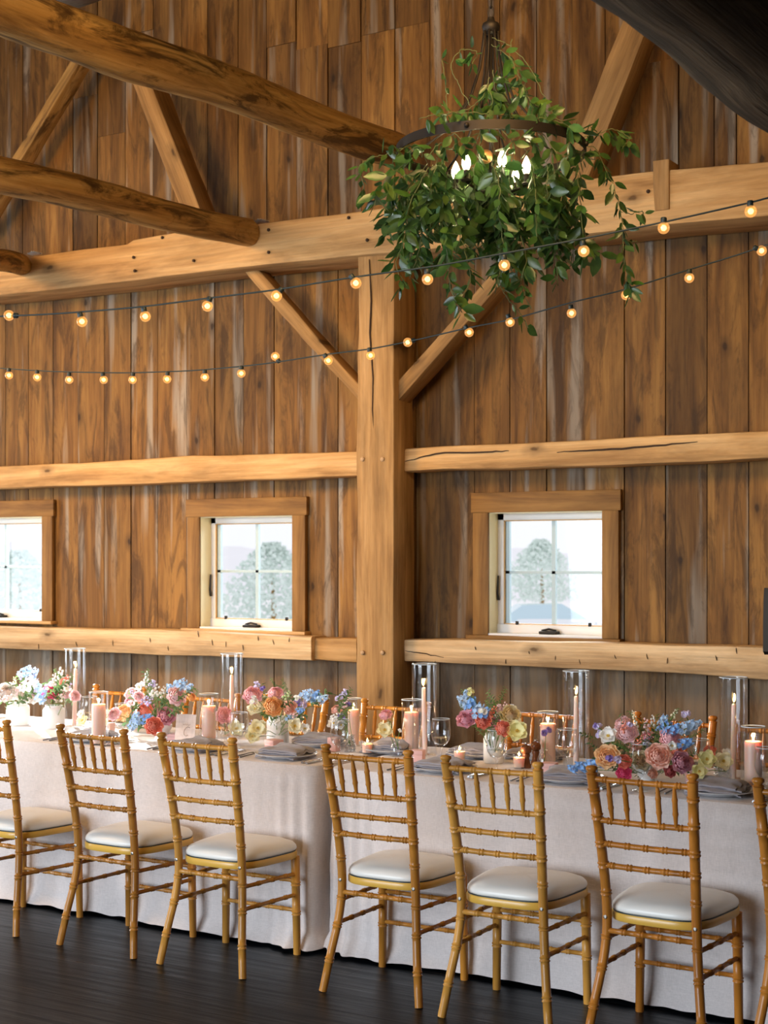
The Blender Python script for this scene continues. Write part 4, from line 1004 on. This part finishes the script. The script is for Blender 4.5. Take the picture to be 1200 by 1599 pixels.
def arrangement(label, bx, by, vase, flowers, greens, name='flower_bouquet', depth=0):
    p = onT(bx, by); p.y += depth; base = Vector((p.x, p.y, TZ)); t0 = p.y/ray(bx, by).y
    root = empty(name, (p.x, p.y, TZ+.001)); tag(root, label, 'flower arrangement', 'flower arrangements on the tables')
    h = .1
    if vase: vase(root); 
    core = Vector((0, 0, .09)); q = MB()
    for (k, px, py, r, c, *rest) in flowers:
        dy = rest[0] if rest else rnd.uniform(-.35, .15)
        pp_ = bloom(root, base+Vector((0, 0, .10)), t0, k, px, py, r, c, dy, face=rest[1] if len(rest) > 1 else None)
        e = pp_-root.location; q.tube([(rnd.uniform(-.012, .012), rnd.uniform(-.012, .012), .03), (e.x*.4, e.y*.4, e.z*.6+.01), tuple(e*.97)], [.0016, .0016, .0012], 5)
    q.build('stem', M['stem'], root)
    fs = [f for f in flowers if f[0] in 'RNCDFB']
    if len(fs) > 6:
        for _ in range(int(len(fs)*.6)+2):
            a_, c_ = rnd.sample(fs, 2); f_ = rnd.uniform(.25, .75)
            if abs(a_[1]-c_[1]) > 70: continue
            greens = list(greens)+[(rnd.choice('SST'), a_[1]+(c_[1]-a_[1])*f_, a_[2]+(c_[2]-a_[2])*f_+4, rnd.uniform(13, 20), rnd.uniform(-.3, .3))]
        for _ in range(len(fs)//3):
            a_, c_ = rnd.sample(fs, 2); f_ = rnd.uniform(.3, .7)
            if abs(a_[1]-c_[1]) > 60: continue
            bloom(root, base+Vector((0, 0, .10)), t0, rnd.choice('BBF'), a_[1]+(c_[1]-a_[1])*f_, a_[2]+(c_[2]-a_[2])*f_, rnd.uniform(7, 11), rnd.choice(['white', 'lpink', 'lav', 'white', 'coral']), rnd.uniform(-.4, 0))
    for (k, px, py, r, *rest) in greens:
        bloom(root, base+Vector((0, 0, .08)), t0, k, px, py, r, 'x', rest[0] if rest else rnd.uniform(-.2, .3))
    return root
# big bouquet right
arrangement('largest bouquet of roses, ranunculus and blue delphinium, in front of the right table end', 1012, 1222, lambda r: vase_bowl(r, .06, .07),
 [('N', 972, 1128, 13, 'lpink', .1), ('N', 979, 1143, 17, 'lpink', -.2), ('C', 951, 1150, 14, 'white', -.2), ('R', 948, 1181, 19, 'peach', -.3), ('R', 1029, 1180, 20, 'ppink', -.5, 'cam'), ('N', 1047, 1151, 16, 'pink', -.3), ('R', 1066, 1190, 17, 'mauve', -.3), ('N', 1058, 1172, 11, 'coral', -.1),
  ('R', 1047, 1204, 10, 'dcoral', -.2), ('R', 1003, 1187, 15, 'cream', -.2), ('R', 976, 1189, 11, 'coral', -.3), ('R', 975, 1207, 12, 'magenta', -.3), ('F', 965, 1186, 9, 'lav', -.5), ('F', 952, 1184, 8, 'purple', -.5), ('F', 933, 1134, 10, 'lav', -.1), ('F', 936, 1146, 9, 'lav', -.1), ('F', 930, 1133, 5, 'purple', -.2),
  ('B', 1010, 1132, 12, 'lpink', 0), ('B', 1020, 1125, 10, 'white', 0), ('B', 994, 1134, 10, 'white', -.1), ('R', 992, 1168, 10, 'ppink', -.1), ('D', 1040, 1135, 13, 'blue', -.1), ('D', 1052, 1140, 13, 'blue', -.3), ('D', 1076, 1134, 14, 'lblue', -.2), ('D', 1073, 1160, 12, 'blue', -.4), ('D', 1037, 1124, 10, 'lblue', 0), ('D', 1090, 1130, 8, 'lblue', -.1),
  ('B', 1055, 1113, 9, 'cream', 0), ('F', 1071, 1115, 10, 'lav', 0), ('N', 1066, 1157, 9, 'apri', -.1), ('C', 1050, 1165, 7, 'white', -.5), ('B', 990, 1115, 7, 'cream', 0), ('R', 1012, 1150, 11, 'rosec', .2), ('D', 924, 1193, 12, 'blue', -.2), ('D', 908, 1196, 11, 'blue', -.1), ('D', 938, 1190, 11, 'blue', -.1), ('D', 895, 1200, 9, 'blue', -.1), ('N', 1081, 1195, 7, 'mauve', 0), ('R', 1020, 1208, 8, 'ppink', -.1)],
 [('S', 985, 1165, 22), ('S', 1010, 1165, 24), ('S', 1030, 1150, 22), ('S', 1050, 1190, 20), ('S', 995, 1205, 20), ('S', 930, 1168, 14), ('S', 920, 1150, 12), ('T', 992, 1125, 16), ('T', 1052, 1118, 14), ('S', 1060, 1205, 16), ('S', 965, 1165, 20), ('T', 1025, 1135, 18), ('S', 1000, 1145, 20), ('S', 975, 1170, 20), ('S', 1040, 1168, 18), ('S', 960, 1200, 14), ('S', 1035, 1212, 16)])
# middle-right jar
arrangement('white jar of blue delphinium, coral roses and yellow blooms, right of the post', 771, 1191, lambda r: vase_jar(r, .042, .125),
 [('D', 723, 1095, 11, 'lblue'), ('D', 737, 1098, 12, 'blue'), ('D', 748, 1108, 12, 'lblue'), ('D', 758, 1112, 10, 'blue'), ('D', 728, 1083, 7, 'lblue'), ('F', 735, 1080, 8, 'yellow'), ('R', 728, 1123, 15, 'rosec', -.2), ('R', 755, 1127, 12, 'coral', -.3), ('N', 787, 1137, 12, 'coral', -.4), ('R', 773, 1129, 10, 'mauve', -.1),
  ('R', 798, 1117, 17, 'pyel', -.2), ('C', 808, 1142, 16, 'yellow', -.4, 'cam'), ('B', 788, 1105, 10, 'lpink', 0), ('R', 740, 1112, 8, 'magenta', .1), ('F', 780, 1106, 8, 'lpink')],
 [('T', 775, 1100, 22), ('T', 782, 1092, 18), ('S', 745, 1135, 14), ('S', 765, 1140, 14), ('S', 722, 1108, 10), ('T', 765, 1112, 18), ('S', 780, 1130, 14)])
# white jar centre-left
arrangement('white jar of pink ranunculus, orange rose and purple freesia, above the tablecloth gap', 434, 1161, lambda r: vase_jar(r, .052, .125),
 [('N', 395, 1084, 15, 'pink', -.2), ('N', 431, 1081, 12, 'pink', 0), ('F', 401, 1070, 8, 'lav'), ('F', 410, 1075, 6, 'purple'), ('N', 428, 1103, 15, 'apri', -.4), ('R', 409, 1099, 14, 'pyel', -.1), ('C', 399, 1108, 12, 'cream', -.1), ('B', 449, 1085, 9, 'green'), ('R', 453, 1105, 12, 'ppink', -.2),
  ('F', 465, 1095, 9, 'purple'), ('F', 474, 1099, 9, 'lav'), ('D', 455, 1121, 8, 'lblue', -.2), ('D', 481, 1083, 11, 'lblue'), ('D', 492, 1087, 11, 'blue'), ('D', 505, 1091, 9, 'lblue'), ('D', 470, 1109, 7, 'blue'), ('C', 403, 1138, 14, 'pyel', -.3, 'cam'), ('C', 395, 1150, 11, 'pyel', -.3), ('C', 460, 1134, 12, 'cream', -.4), ('C', 476, 1138, 8, 'white', -.4)],
 [('S', 440, 1095, 16), ('S', 430, 1118, 16), ('S', 412, 1115, 14), ('S', 447, 1100, 14, -.4), ('T', 430, 1070, 12), ('T', 446, 1072, 12), ('S', 460, 1115, 12), ('T', 470, 1115, 12), ('S', 405, 1090, 12)])
# second from left
arrangement('full bouquet in a low white bowl beside the table number card', 240, 1158, lambda r: vase_bowl(r, .055, .075),
 [('B', 229, 1056, 9, 'white'), ('B', 231, 1072, 12, 'lpink'), ('R', 204, 1082, 10, 'lpink'), ('R', 217, 1088, 9, 'lpink'), ('R', 201, 1096, 8, 'rosec'), ('B', 243, 1078, 12, 'white'), ('F', 238, 1068, 8, 'lav'), ('B', 254, 1080, 11, 'white'), ('D', 266, 1077, 10, 'lblue'), ('D', 284, 1067, 11, 'lblue'), ('D', 296, 1073, 8, 'lblue'), ('D', 275, 1070, 8, 'lblue'),
  ('N', 277, 1086, 15, 'lpink', -.2), ('R', 222, 1095, 7, 'coral'), ('N', 226, 1108, 12, 'coral', -.1), ('D', 212, 1121, 11, 'lblue', -.2), ('D', 230, 1121, 10, 'blue', -.3), ('N', 241, 1133, 14, 'coral', -.4), ('R', 259, 1118, 15, 'rosec', -.1), ('N', 191, 1112, 14, 'peach', -.1), ('R', 179, 1115, 11, 'lpink'), ('F', 296, 1083, 8, 'lav'), ('R', 237, 1104, 7, 'mauve'), ('B', 234, 1095, 9, 'lav'), ('N', 300, 1088, 7, 'apri'), ('D', 208, 1135, 8, 'lblue')],
 [('S', 240, 1105, 20), ('S', 225, 1128, 16), ('S', 250, 1125, 18), ('S', 215, 1105, 18), ('S', 258, 1100, 16), ('T', 229, 1060, 14), ('T', 305, 1088, 10), ('S', 245, 1140, 14), ('S', 205, 1125, 14), ('S', 235, 1085, 16), ('S', 270, 1095, 14)], depth=0.05)
# far left sunlit
arrangement('sunlit white and pale blue bouquet at the left edge', 84, 1137, lambda r: vase_jar(r, .055, .115),
 [('R', 90, 1071, 13, 'white'), ('B', 95, 1052, 12, 'white'), ('B', 104, 1062, 10, 'white'), ('F', 107, 1070, 7, 'lav'), ('R', 78, 1081, 12, 'magenta', -.1), ('R', 103, 1084, 9, 'lpink'), ('R', 117, 1087, 9, 'lpink'), ('C', 90, 1092, 8, 'white'), ('B', 85, 1060, 10, 'white'), ('D', 66, 1085, 12, 'lblue'), ('F', 112, 1080, 7, 'white')],
 [('S', 90, 1085, 14), ('T', 92, 1055, 12), ('S', 112, 1095, 12)])
arrangement('white bouquet with a tall pale blue spike, partly cut by the left edge', 28, 1132, lambda r: vase_jar(r, .06, .115),
 [('R', 10, 1081, 17, 'white', -.1), ('D', 41, 1048, 11, 'lblue'), ('D', 53, 1050, 10, 'lblue'), ('D', 48, 1066, 14, 'white'), ('D', 57, 1075, 12, 'lblue'), ('R', 34, 1084, 14, 'white'), ('B', 23, 1063, 7, 'cream'), ('R', 38, 1090, 7, 'apri'), ('R', 50, 1088, 12, 'white'), ('B', 30, 1075, 10, 'lpink'), ('N', -5, 1088, 12, 'white')],
 [('S', 25, 1070, 10), ('S', 40, 1085, 14), ('S', 15, 1090, 12)])
# bud vases
def bud(label, bx, by, r, h, m, flowers, greens=(), neck=.45):
    def vz(root):
        q = MB(); q.lathe([(0, 0), (r*.95, 0), (r, .004), (r, h*.5), (r*.9, h*.62), (r*neck, h*.75), (r*neck, h*.95), (r*neck*1.25, h), (r*neck*1.1, h), (r*neck*.85, h*.95), (r*neck*.85, h*.75), (r*.82, h*.6), (r*.9, h*.45), (r*.9, .005), (0, .005)], 24)
        q.build('bottle', M[m], root, sharp=60)
    return arrangement(label, bx, by, vz, flowers, greens, 'bud_vase')
bud('cut-crystal bud vase of lavender and purple freesia, left of the post', 547, 1174, .026, .075, 'crystal', [('F', 530, 1090, 9, 'lav', 0), ('F', 538, 1082, 8, 'lav', 0), ('N', 526, 1107, 9, 'ppink', 0), ('F', 534, 1118, 8, 'purple', 0), ('F', 545, 1100, 8, 'purple', 0), ('C', 522, 1130, 10, 'white', 0), ('C', 534, 1133, 9, 'white', 0)], [('T', 540, 1092, 12, 0)], .7)
bud('small clear bud vase with one pink and one white bloom, in front of the post', 619, 1181, .026, .072, 'glass', [('N', 602, 1115, 10, 'pink', 0), ('C', 601, 1140, 12, 'pyel', 0, 'cam'), ('F', 625, 1141, 5, 'white', 0)], [('S', 612, 1135, 8, 0)], .7)
bud('round clear bottle with a single purple flower, beside the pepper mills', 851, 1201, .030, .085, 'glass', [('F', 853, 1143, 11, 'purple', 0)], [])
bud('clear bottle with one pink ranunculus, right of the pillar candle by the card', 352, 1157, .026, .08, 'glass', [('N', 350, 1116, 13, 'pink', 0, 'cam'), ('C', 369, 1138, 12, 'pyel', -.2, 'cam')], [], .6)
bud('low cut-glass bowl of pale yellow and white blooms near the right edge', 1131, 1217, .038, .045, 'crystal', [('N', 1107, 1174, 12, 'coral', 0), ('C', 1105, 1186, 14, 'yellow', -.2), ('C', 1130, 1189, 14, 'pyel', -.2), ('C', 1136, 1178, 9, 'white', 0), ('C', 1093, 1205, 12, 'yellow', -.3)], [('S', 1118, 1195, 14, 0), ('T', 1120, 1175, 12, 0)], .95)
bud('small glass of yellow-white blooms beside the leftmost short candle', 164, 1145, .02, .04, 'glass', [('C', 163, 1118, 11, 'pyel', 0), ('C', 160, 1130, 11, 'pyel', 0), ('C', 130, 1126, 10, 'pyel', 0), ('C', 128, 1115, 7, 'white', 0)], [('S', 150, 1130, 8, 0)], .8)

# ================================================================= STRING LIGHTS
def string(cable, bulbs, tfun, label, rb):
    p0 = PT(*cable[0], tfun(cable[0][0])); root = empty('string_lights', p0); tag(root, label, 'string lights')
    q = MB(); pts = []
    for (a, c) in zip(cable[:-1], cable[1:]):
        for k in range(6):
            f = k/6; x = a[0]+(c[0]-a[0])*f; y = a[1]+(c[1]-a[1])*f; pts.append(PT(x, y, tfun(x))-p0)
    pts.append(PT(*cable[-1], tfun(cable[-1][0]))-p0)
    for _ in range(3): pts = [pts[0]]+[(pts[i-1]+pts[i]*2+pts[i+1])/4 for i in range(1, len(pts)-1)]+[pts[-1]]
    q.tube(pts, .0032, 6); q.build('cable', M['cable'], root)
    def cy(x):
        for a, c in zip(cable[:-1], cable[1:]):
            if a[0] <= x <= c[0]: return a[1]+(c[1]-a[1])*(x-a[0])/(c[0]-a[0])
        return cable[0][1]
    first = None
    for (bx, by, cx) in bulbs:
        t = tfun(bx); c = PT(bx, by, t)-p0; a = PT(cx, cy(cx), t)-p0; d = (a-c).normalized()
        o = bpy.data.objects.new('bulb', None) if False else None
        if first is None:
            q = MB(); q.ball((0, 0, 0), rb, 20); g_ = q.mesh('bulb_globe', M['amber'])
            q = MB(); q.ball((0, 0, 0), rb*.50, 10); f_ = q.mesh('bulb_filament', M['filament'])
            q = MB(); q.lathe([(0, rb*.82), (rb*.48, rb*.82), (rb*.52, rb*1.0), (rb*.52, rb*1.6), (rb*.42, rb*1.75), (0, rb*1.8)], 12); s_ = q.mesh('bulb_socket', M['cable'], True); first = 1
        for nm, me in (('bulb', g_), ):
            o = bpy.data.objects.new(nm, me); col.objects.link(o); o.parent = root; o.location = c; o.rotation_euler = d.to_track_quat('Z', 'Y').to_euler()
            for n2, m2 in (('filament', f_), ('socket', s_)):
                s = bpy.data.objects.new(n2, m2); col.objects.link(s); s.parent = o
    return root
string([(-60, 495), (0, 494), (70, 491), (130, 487), (225, 479), (330, 465), (430, 453), (556, 432), (680, 416), (790, 395), (920, 371), (1037, 347), (1170, 317), (1200, 309), (1290, 286)],
       [(14, 492.5, 26), (128, 502, 124), (227, 494, 224), (324, 478, 328), (432, 462, 440), (556, 442, 550), (668, 436, 667), (788, 414, 787), (912, 392, 910), (1037, 356, 1037), (1173, 330, 1172)],
       lambda x: .00240-.00032*x/1200, 'nearer, upper string of glowing globe bulbs passing in front of the chandelier greenery', .0200)
string([(-60, 571), (0, 575), (60, 579), (110, 581), (200, 582.5), (300, 579), (380, 572), (430, 566), (512, 553), (580, 545), (650, 531), (735, 511), (800, 499), (893, 472), (975, 453), (1077, 421), (1150, 399), (1200, 382), (1290, 352)],
       [(14, 586, 14), (58, 589, 58), (108, 593, 108), (162, 593, 160), (207, 593, 208), (261, 592, 262), (320, 589, 320), (377, 583, 377), (430, 556.5, 436), (513, 563, 507), (579, 555, 577), (637, 534.5, 645), (733, 519, 729), (797, 503, 796), (893, 489, 891), (978, 461, 979), (1077, 434, 1077), (1190, 391.5, 1182)],
       lambda x: .00315-.00066*x/1200, 'lower string of glowing globe bulbs, sagging towards the wall at left', .0200)

# ================================================================= CHANDELIER
T0 = .0024; CC = PT(767, 237, T0); RR = .356
ch = empty('chandelier', (CC.x, CC.y, CC.z)); tag(ch, 'round black iron ring chandelier wrapped in greenery, hanging from a chain', 'chandelier')
q = MB(); N = 72; rings = []
for (r_, z) in ((RR, -.017), (RR, .017), (RR-.006, .017), (RR-.006, -.017)): rings.append([(r_*math.cos(2*math.pi*j/N), r_*math.sin(2*math.pi*j/N), z) for j in range(N)])
rings.append(rings[0]); q.loft(rings, cap=False); recalc(q.build('ring_band', M['black_metal'], ch, sharp=40))
hubz = PT(767, 42, T0).z-CC.z
q = MB(); q.lathe([(0, -.03), (.012, -.03), (.03, -.018), (.034, .0), (.03, .012), (.016, .02), (.012, .035), (0, .04)], 20, (0, 0, hubz)); q.build('hub', M['black_metal'], ch, sharp=50)
for k in range(8):
    a = 2*math.pi*(k+.3)/8; pts = []
    for (r_, f) in ((.024, 1), (.032, .85), (.048, .65), (.085, .42), (.16, .22), (.26, .09), (RR-.004, .0)): pts.append((r_*math.cos(a), r_*math.sin(a), hubz*f))
    q = MB(); q.tube(pts, .0045, 8); q.build('hanging_rod', M['black_metal'], ch)
    if k % 2 == 0:
        q = MB(); q.ball(((RR+.004)*math.cos(a), (RR+.004)*math.sin(a), 0), .010, 8); q.build('rivet', M['black_metal'], ch)
def link(c, s, rot):
    q = MB(); n = 20; pts = []
    for i in range(n+1):
        a = 2*math.pi*i/n; x = .010*math.cos(a); z = .022*math.sin(a); pts.append((x*math.cos(rot)+c[0], x*math.sin(rot)+c[1], z+c[2]))
    q.tube(pts, .003, 6, cap=False); q.build('chain_link', M['black_metal'], ch)
z = hubz+.055; k = 0
while z < 6.15-CC.z and k < 60: link((0, 0, z), 1, 1.57*(k % 2)+.4); z += .037; k += 1
q = MB(); q.tube([(0, 0, hubz-.02), (0, 0, -.17)], .007, 8); q.build('centre_stem', M['black_metal'], ch)
q = MB(); q.ball((-.005, -.03, PT(765, 247, T0).z-CC.z), .026, 16); q.build('copper_ball', M['copper'], ch)
for k in range(6):
    a = 2*math.pi*(k+.25)/6; r_ = .135; ca, sa = math.cos(a), math.sin(a); zb_ = -.115
    q = MB(); q.tube([(0, 0, zb_-.03), (ca*r_*.5, sa*r_*.5, zb_-.045), (ca*r_, sa*r_, zb_-.02)], .005, 8); q.lathe([(0, zb_-.02), (.018, zb_-.02), (.02, zb_-.014), (.009, zb_-.008), (.009, zb_+.022), (0, zb_+.022)], 12, (ca*r_, sa*r_, 0)); q.build('candle_arm', M['black_metal'], ch, sharp=40)
    q = MB(); q.lathe([(0, 0), (.011, .003), (.017, .02), (.0165, .034), (.008, .056), (.001, .068)], 12, (ca*r_, sa*r_, zb_+.022)); q.build('candle_bulb', M['lampglow'], ch)
    l = bpy.data.lights.new('chandelier_lamp', 'POINT'); l.energy = 7.5; l.color = (1, .82, .50); l.shadow_soft_size = .02
    lo = bpy.data.objects.new('chandelier_lamp', l); col.objects.link(lo); lo.location = (CC.x+ca*r_, CC.y+sa*r_, CC.z+zb_+.05)
# ---- greenery strands
gar = empty('greenery_garland', (CC.x, CC.y, CC.z)); tag(gar, 'leafy green vine garland draped over the ring chandelier with long trailing strands', 'garland')
lr = random.Random(21)
def leaf(q, p, d, n, L, W):
    s = d.cross(n).normalized(); n = s.cross(d); c = lr.uniform(.05, .2)*L; t = lr.uniform(.55, 1.35); y = lr.uniform(.8, 1.25)
    q.tone = (t*y, t, t*lr.uniform(.6, 1.3))
    def pt(f, w, h=0): return p+d*(L*f)+s*(W*w)+n*(h-c*f*f)
    a = [pt(0, 0), pt(.22, .40, .0), pt(.5, .5, 0), pt(.78, .30, 0), pt(1, 0, 0), pt(.78, -.30, 0), pt(.5, -.5, 0), pt(.22, -.40, 0), pt(.25, 0, -.10*W), pt(.5, 0, -.14*W), pt(.78, 0, -.08*W)]
    q.add(a, [(0, 1, 8), (1, 2, 9, 8), (2, 3, 10, 9), (3, 4, 10), (4, 5, 10), (5, 6, 9, 10), (6, 7, 8, 9), (7, 0, 8)])
def strand(pts, dens=1.0, Lf=.050, spread=.9, bare=0.0, name='vine'):
    P_ = [Vector(p)-CC for p in pts]; q = MB(); fine = []
    for i in range(len(P_)-1):
        p0, p1, p2, p3 = P_[max(0, i-1)], P_[i], P_[i+1], P_[min(len(P_)-1, i+2)]
        for k in range(8):
            f = k/8; fine.append(.5*((2*p1)+(p2-p0)*f+(2*p0-5*p1+4*p2-p3)*f*f+(3*p1-p0-3*p2+p3)*f**3)+Vector((lr.uniform(-1, 1), lr.uniform(-1, 1), lr.uniform(-1, 1)))*.003)
    fine.append(P_[-1]); q.mi = 1; q.tone = (1, 1, 1); q.tube(fine, .0016, 5); q.mi = 0
    acc = 0; tot = sum((b_-a_).length for a_, b_ in zip(fine[:-1], fine[1:])); step = .026/dens; run = 0
    for a_, b_ in zip(fine[:-1], fine[1:]):
        seg = (b_-a_).length; acc += seg; run += seg
        while acc > step:
            acc -= step
            if run < bare*tot: continue
            for sgn in (0, 1):
                ax = (b_-a_).normalized(); az = lr.uniform(0, 6.28); o_ = ax.orthogonal().normalized(); o2 = ax.cross(o_); rad = o_*math.cos(az)+o2*math.sin(az)
                d = (rad*spread+ax*lr.uniform(-.1, .6)+Vector((0, 0, -lr.uniform(.1, .9)))).normalized(); n = Vector((lr.uniform(-1, 1), lr.uniform(-1, .4), lr.uniform(-.2, 1))).normalized()
                if abs(n.dot(d)) > .9: n = d.orthogonal()
                L = Lf*1.22*lr.uniform(.6, 1.25); st = b_+d*.008; leaf(q, st, d, n, L, L*lr.uniform(.40, .56))
    q.build(name, [M['leaf'], M['vine']], gar)
def pv(lst, tt=0, **kw): strand([PT(x, y, T0+(tt if len(r_) == 0 else r_[0])*.0001) for x, y, *r_ in lst], **kw)
# long trailing strands (pixel path, depth offset in 1e-4)
pv([(650, 225), (610, 240), (580, 247), (562, 262), (570, 300)], -.6, dens=1.0, Lf=.055)
pv([(655, 240), (610, 275), (592, 300), (585, 322)], -.8, dens=1.2, Lf=.058)
pv([(668, 255), (625, 310), (606, 350), (600, 372)], -.3, dens=1.1)
pv([(670, 260), (640, 320), (632, 370), (620, 410), (628, 448)], -1, dens=1.2, Lf=.055)
pv([(690, 265), (665, 330), (655, 390), (640, 435)], -.5, dens=1.2)
pv([(700, 270), (690, 340), (700, 400), (705, 450), (722, 488)], -1.1, dens=1.35, Lf=.055)
pv([(712, 270), (712, 340), (728, 400), (735, 440), (715, 470)], -.7, dens=1.2, Lf=.05)
pv([(745, 280), (745, 330), (735, 380)], .3, dens=1.2)
pv([(765, 285), (780, 340), (788, 400), (778, 440), (790, 455)], -.6, dens=1.2)
pv([(795, 280), (805, 340), (822, 400), (815, 440), (818, 462)], -.4, dens=1.15, Lf=.052)
pv([(778, 430), (790, 462), (806, 480), (815, 492), (826, 512)], -.4, dens=.7, Lf=.048, bare=.35)
pv([(830, 275), (845, 330), (865, 380), (870, 420), (872, 446)], -.6, dens=1.2)
pv([(860, 265), (880, 310), (895, 355), (905, 380), (935, 395)], -.2, dens=1.2, Lf=.055)
pv([(905, 228), (930, 232), (945, 262), (962, 300), (972, 350), (975, 400), (982, 440), (985, 458)], -.3, dens=1.25, Lf=.044, spread=.6)
pv([(905, 215), (935, 208), (958, 202), (982, 216), (972, 232)], -.5, dens=1.1, Lf=.048)
pv([(968, 330), (985, 334), (1003, 330), (1005, 340)], -.3, dens=.8, Lf=.036, bare=.4)
pv([(975, 372), (985, 378), (996, 376)], -.3, dens=1, Lf=.036)
# strands up the rods, fountain at the top
pv([(770, 60), (800, 75), (830, 110), (850, 150), (870, 185)], -.2, dens=.25, Lf=.03, bare=.6)
pv([(768, 70), (800, 95), (815, 130), (835, 165), (880, 190)], -.8, dens=1.3, Lf=.05)
pv([(775, 95), (790, 130), (820, 150), (860, 175)], .6, dens=1.3, Lf=.05)
pv([(765, 120), (755, 150), (730, 170), (690, 180)], -.8, dens=1.1)
pv([(770, 110), (775, 140), (790, 165), (800, 185)], -1.2, dens=1.6, Lf=.055)
pv([(760, 135), (770, 160), (750, 180), (770, 200)], -1.2, dens=1.6, Lf=.055)
pv([(735, 165), (715, 130), (705, 100), (722, 78), (745, 82), (738, 100)], -.5, dens=.65, Lf=.045, bare=.45)
pv([(700, 180), (697, 145), (694, 115), (690, 90)], -.4, dens=.5, Lf=.04, bare=.35)
pv([(800, 60), (798, 95), (822, 118), (812, 150)], 0, dens=.9, Lf=.045, bare=.2)
pv([(655, 185), (690, 178), (730, 175), (770, 180)], -1.3, dens=1.0, Lf=.042)
pv([(780, 180), (830, 182), (870, 190), (905, 205)], -1.2, dens=1.3, Lf=.048)
# mass hanging through and around the ring
for k in range(66):
    a = lr.uniform(0, 6.283); r_ = RR*lr.uniform(.55, 1.02) if k > 22 else RR*lr.uniform(.1, .55)
    x, y = CC.x+r_*math.cos(a), CC.y+r_*math.sin(a)
    z0 = CC.z-(lr.uniform(-.05, .15) if r_ < RR*.8 else lr.uniform(.05, .14)); L = lr.uniform(.12, .34)
    o = 1+lr.uniform(-.05, .18)
    sp = [(x, y, z0), (x+(x-CC.x)*.12+lr.uniform(-.03, .03), y+(y-CC.y)*.1, z0-L*.4), (CC.x+(x-CC.x)*o+lr.uniform(-.05, .05), CC.y+(y-CC.y)*o, z0-L)]
    strand(sp, dens=1.15, Lf=.054)
for k in range(16):   # along the ring itself
    a = 2*math.pi*(k+lr.random()*.6)/16; pts = []
    for j in range(4):
        aa = a+j*.12; r_ = RR*(1+lr.uniform(-.08, .05)); pts.append((CC.x+r_*math.cos(aa), CC.y+r_*math.sin(aa), CC.z+lr.uniform(-.10, -.01)))
    strand(pts, dens=.8, Lf=.05)

# small things on the beams and at the right edge
for px, py, lab in ((408, 346, 'scrap of crumpled white plastic on the tie beam next to the log end'), (54, 396, 'scrap of crumpled white plastic on the tie beam at far left')):
    p = PY(px, py, TF+.06); q = MB(); n = 14; m_ = 6
    q.grid(lambda u, v: ((u-.5)*.09, (v-.5)*.05+.004*nz(u*9, v*7), .012+.012*nz(u*8, v*8, 3)-.012*abs(u-.5)*2), n, m_)
    q.grid(lambda u, v: ((u-.5)*.09, (v-.5)*.05+.004*nz(u*9, v*7), -.004), n, m_, flip=True)
    o = q.build('plastic_scrap', M['white_paint'], loc=(p.x, p.y, p.z)); tag(o, lab, 'plastic scrap', 'white scraps on the tie beam')
p0 = PY(1196, 1022, 7.2); p1 = PY(1199, 918, 7.2)
q = MB(); S_ = []
for (f, w) in ((0, .012), (.05, .03), (.5, .03), (.9, .022), (1, .015)): z_ = p0.z+(p1.z-p0.z)*f; S_.append([(-w*.1, -w, z_-p0.z), (w*2, -w, z_-p0.z), (w*2, w, z_-p0.z), (-w*.1, w, z_-p0.z)])
q.loft(S_); o = recalc(q.build('loudspeaker', M['black_metal'], loc=(p0.x, p0.y, p0.z), sharp=30)); tag(o, 'black upright shape cut by the right edge above the lower rail', 'speaker')
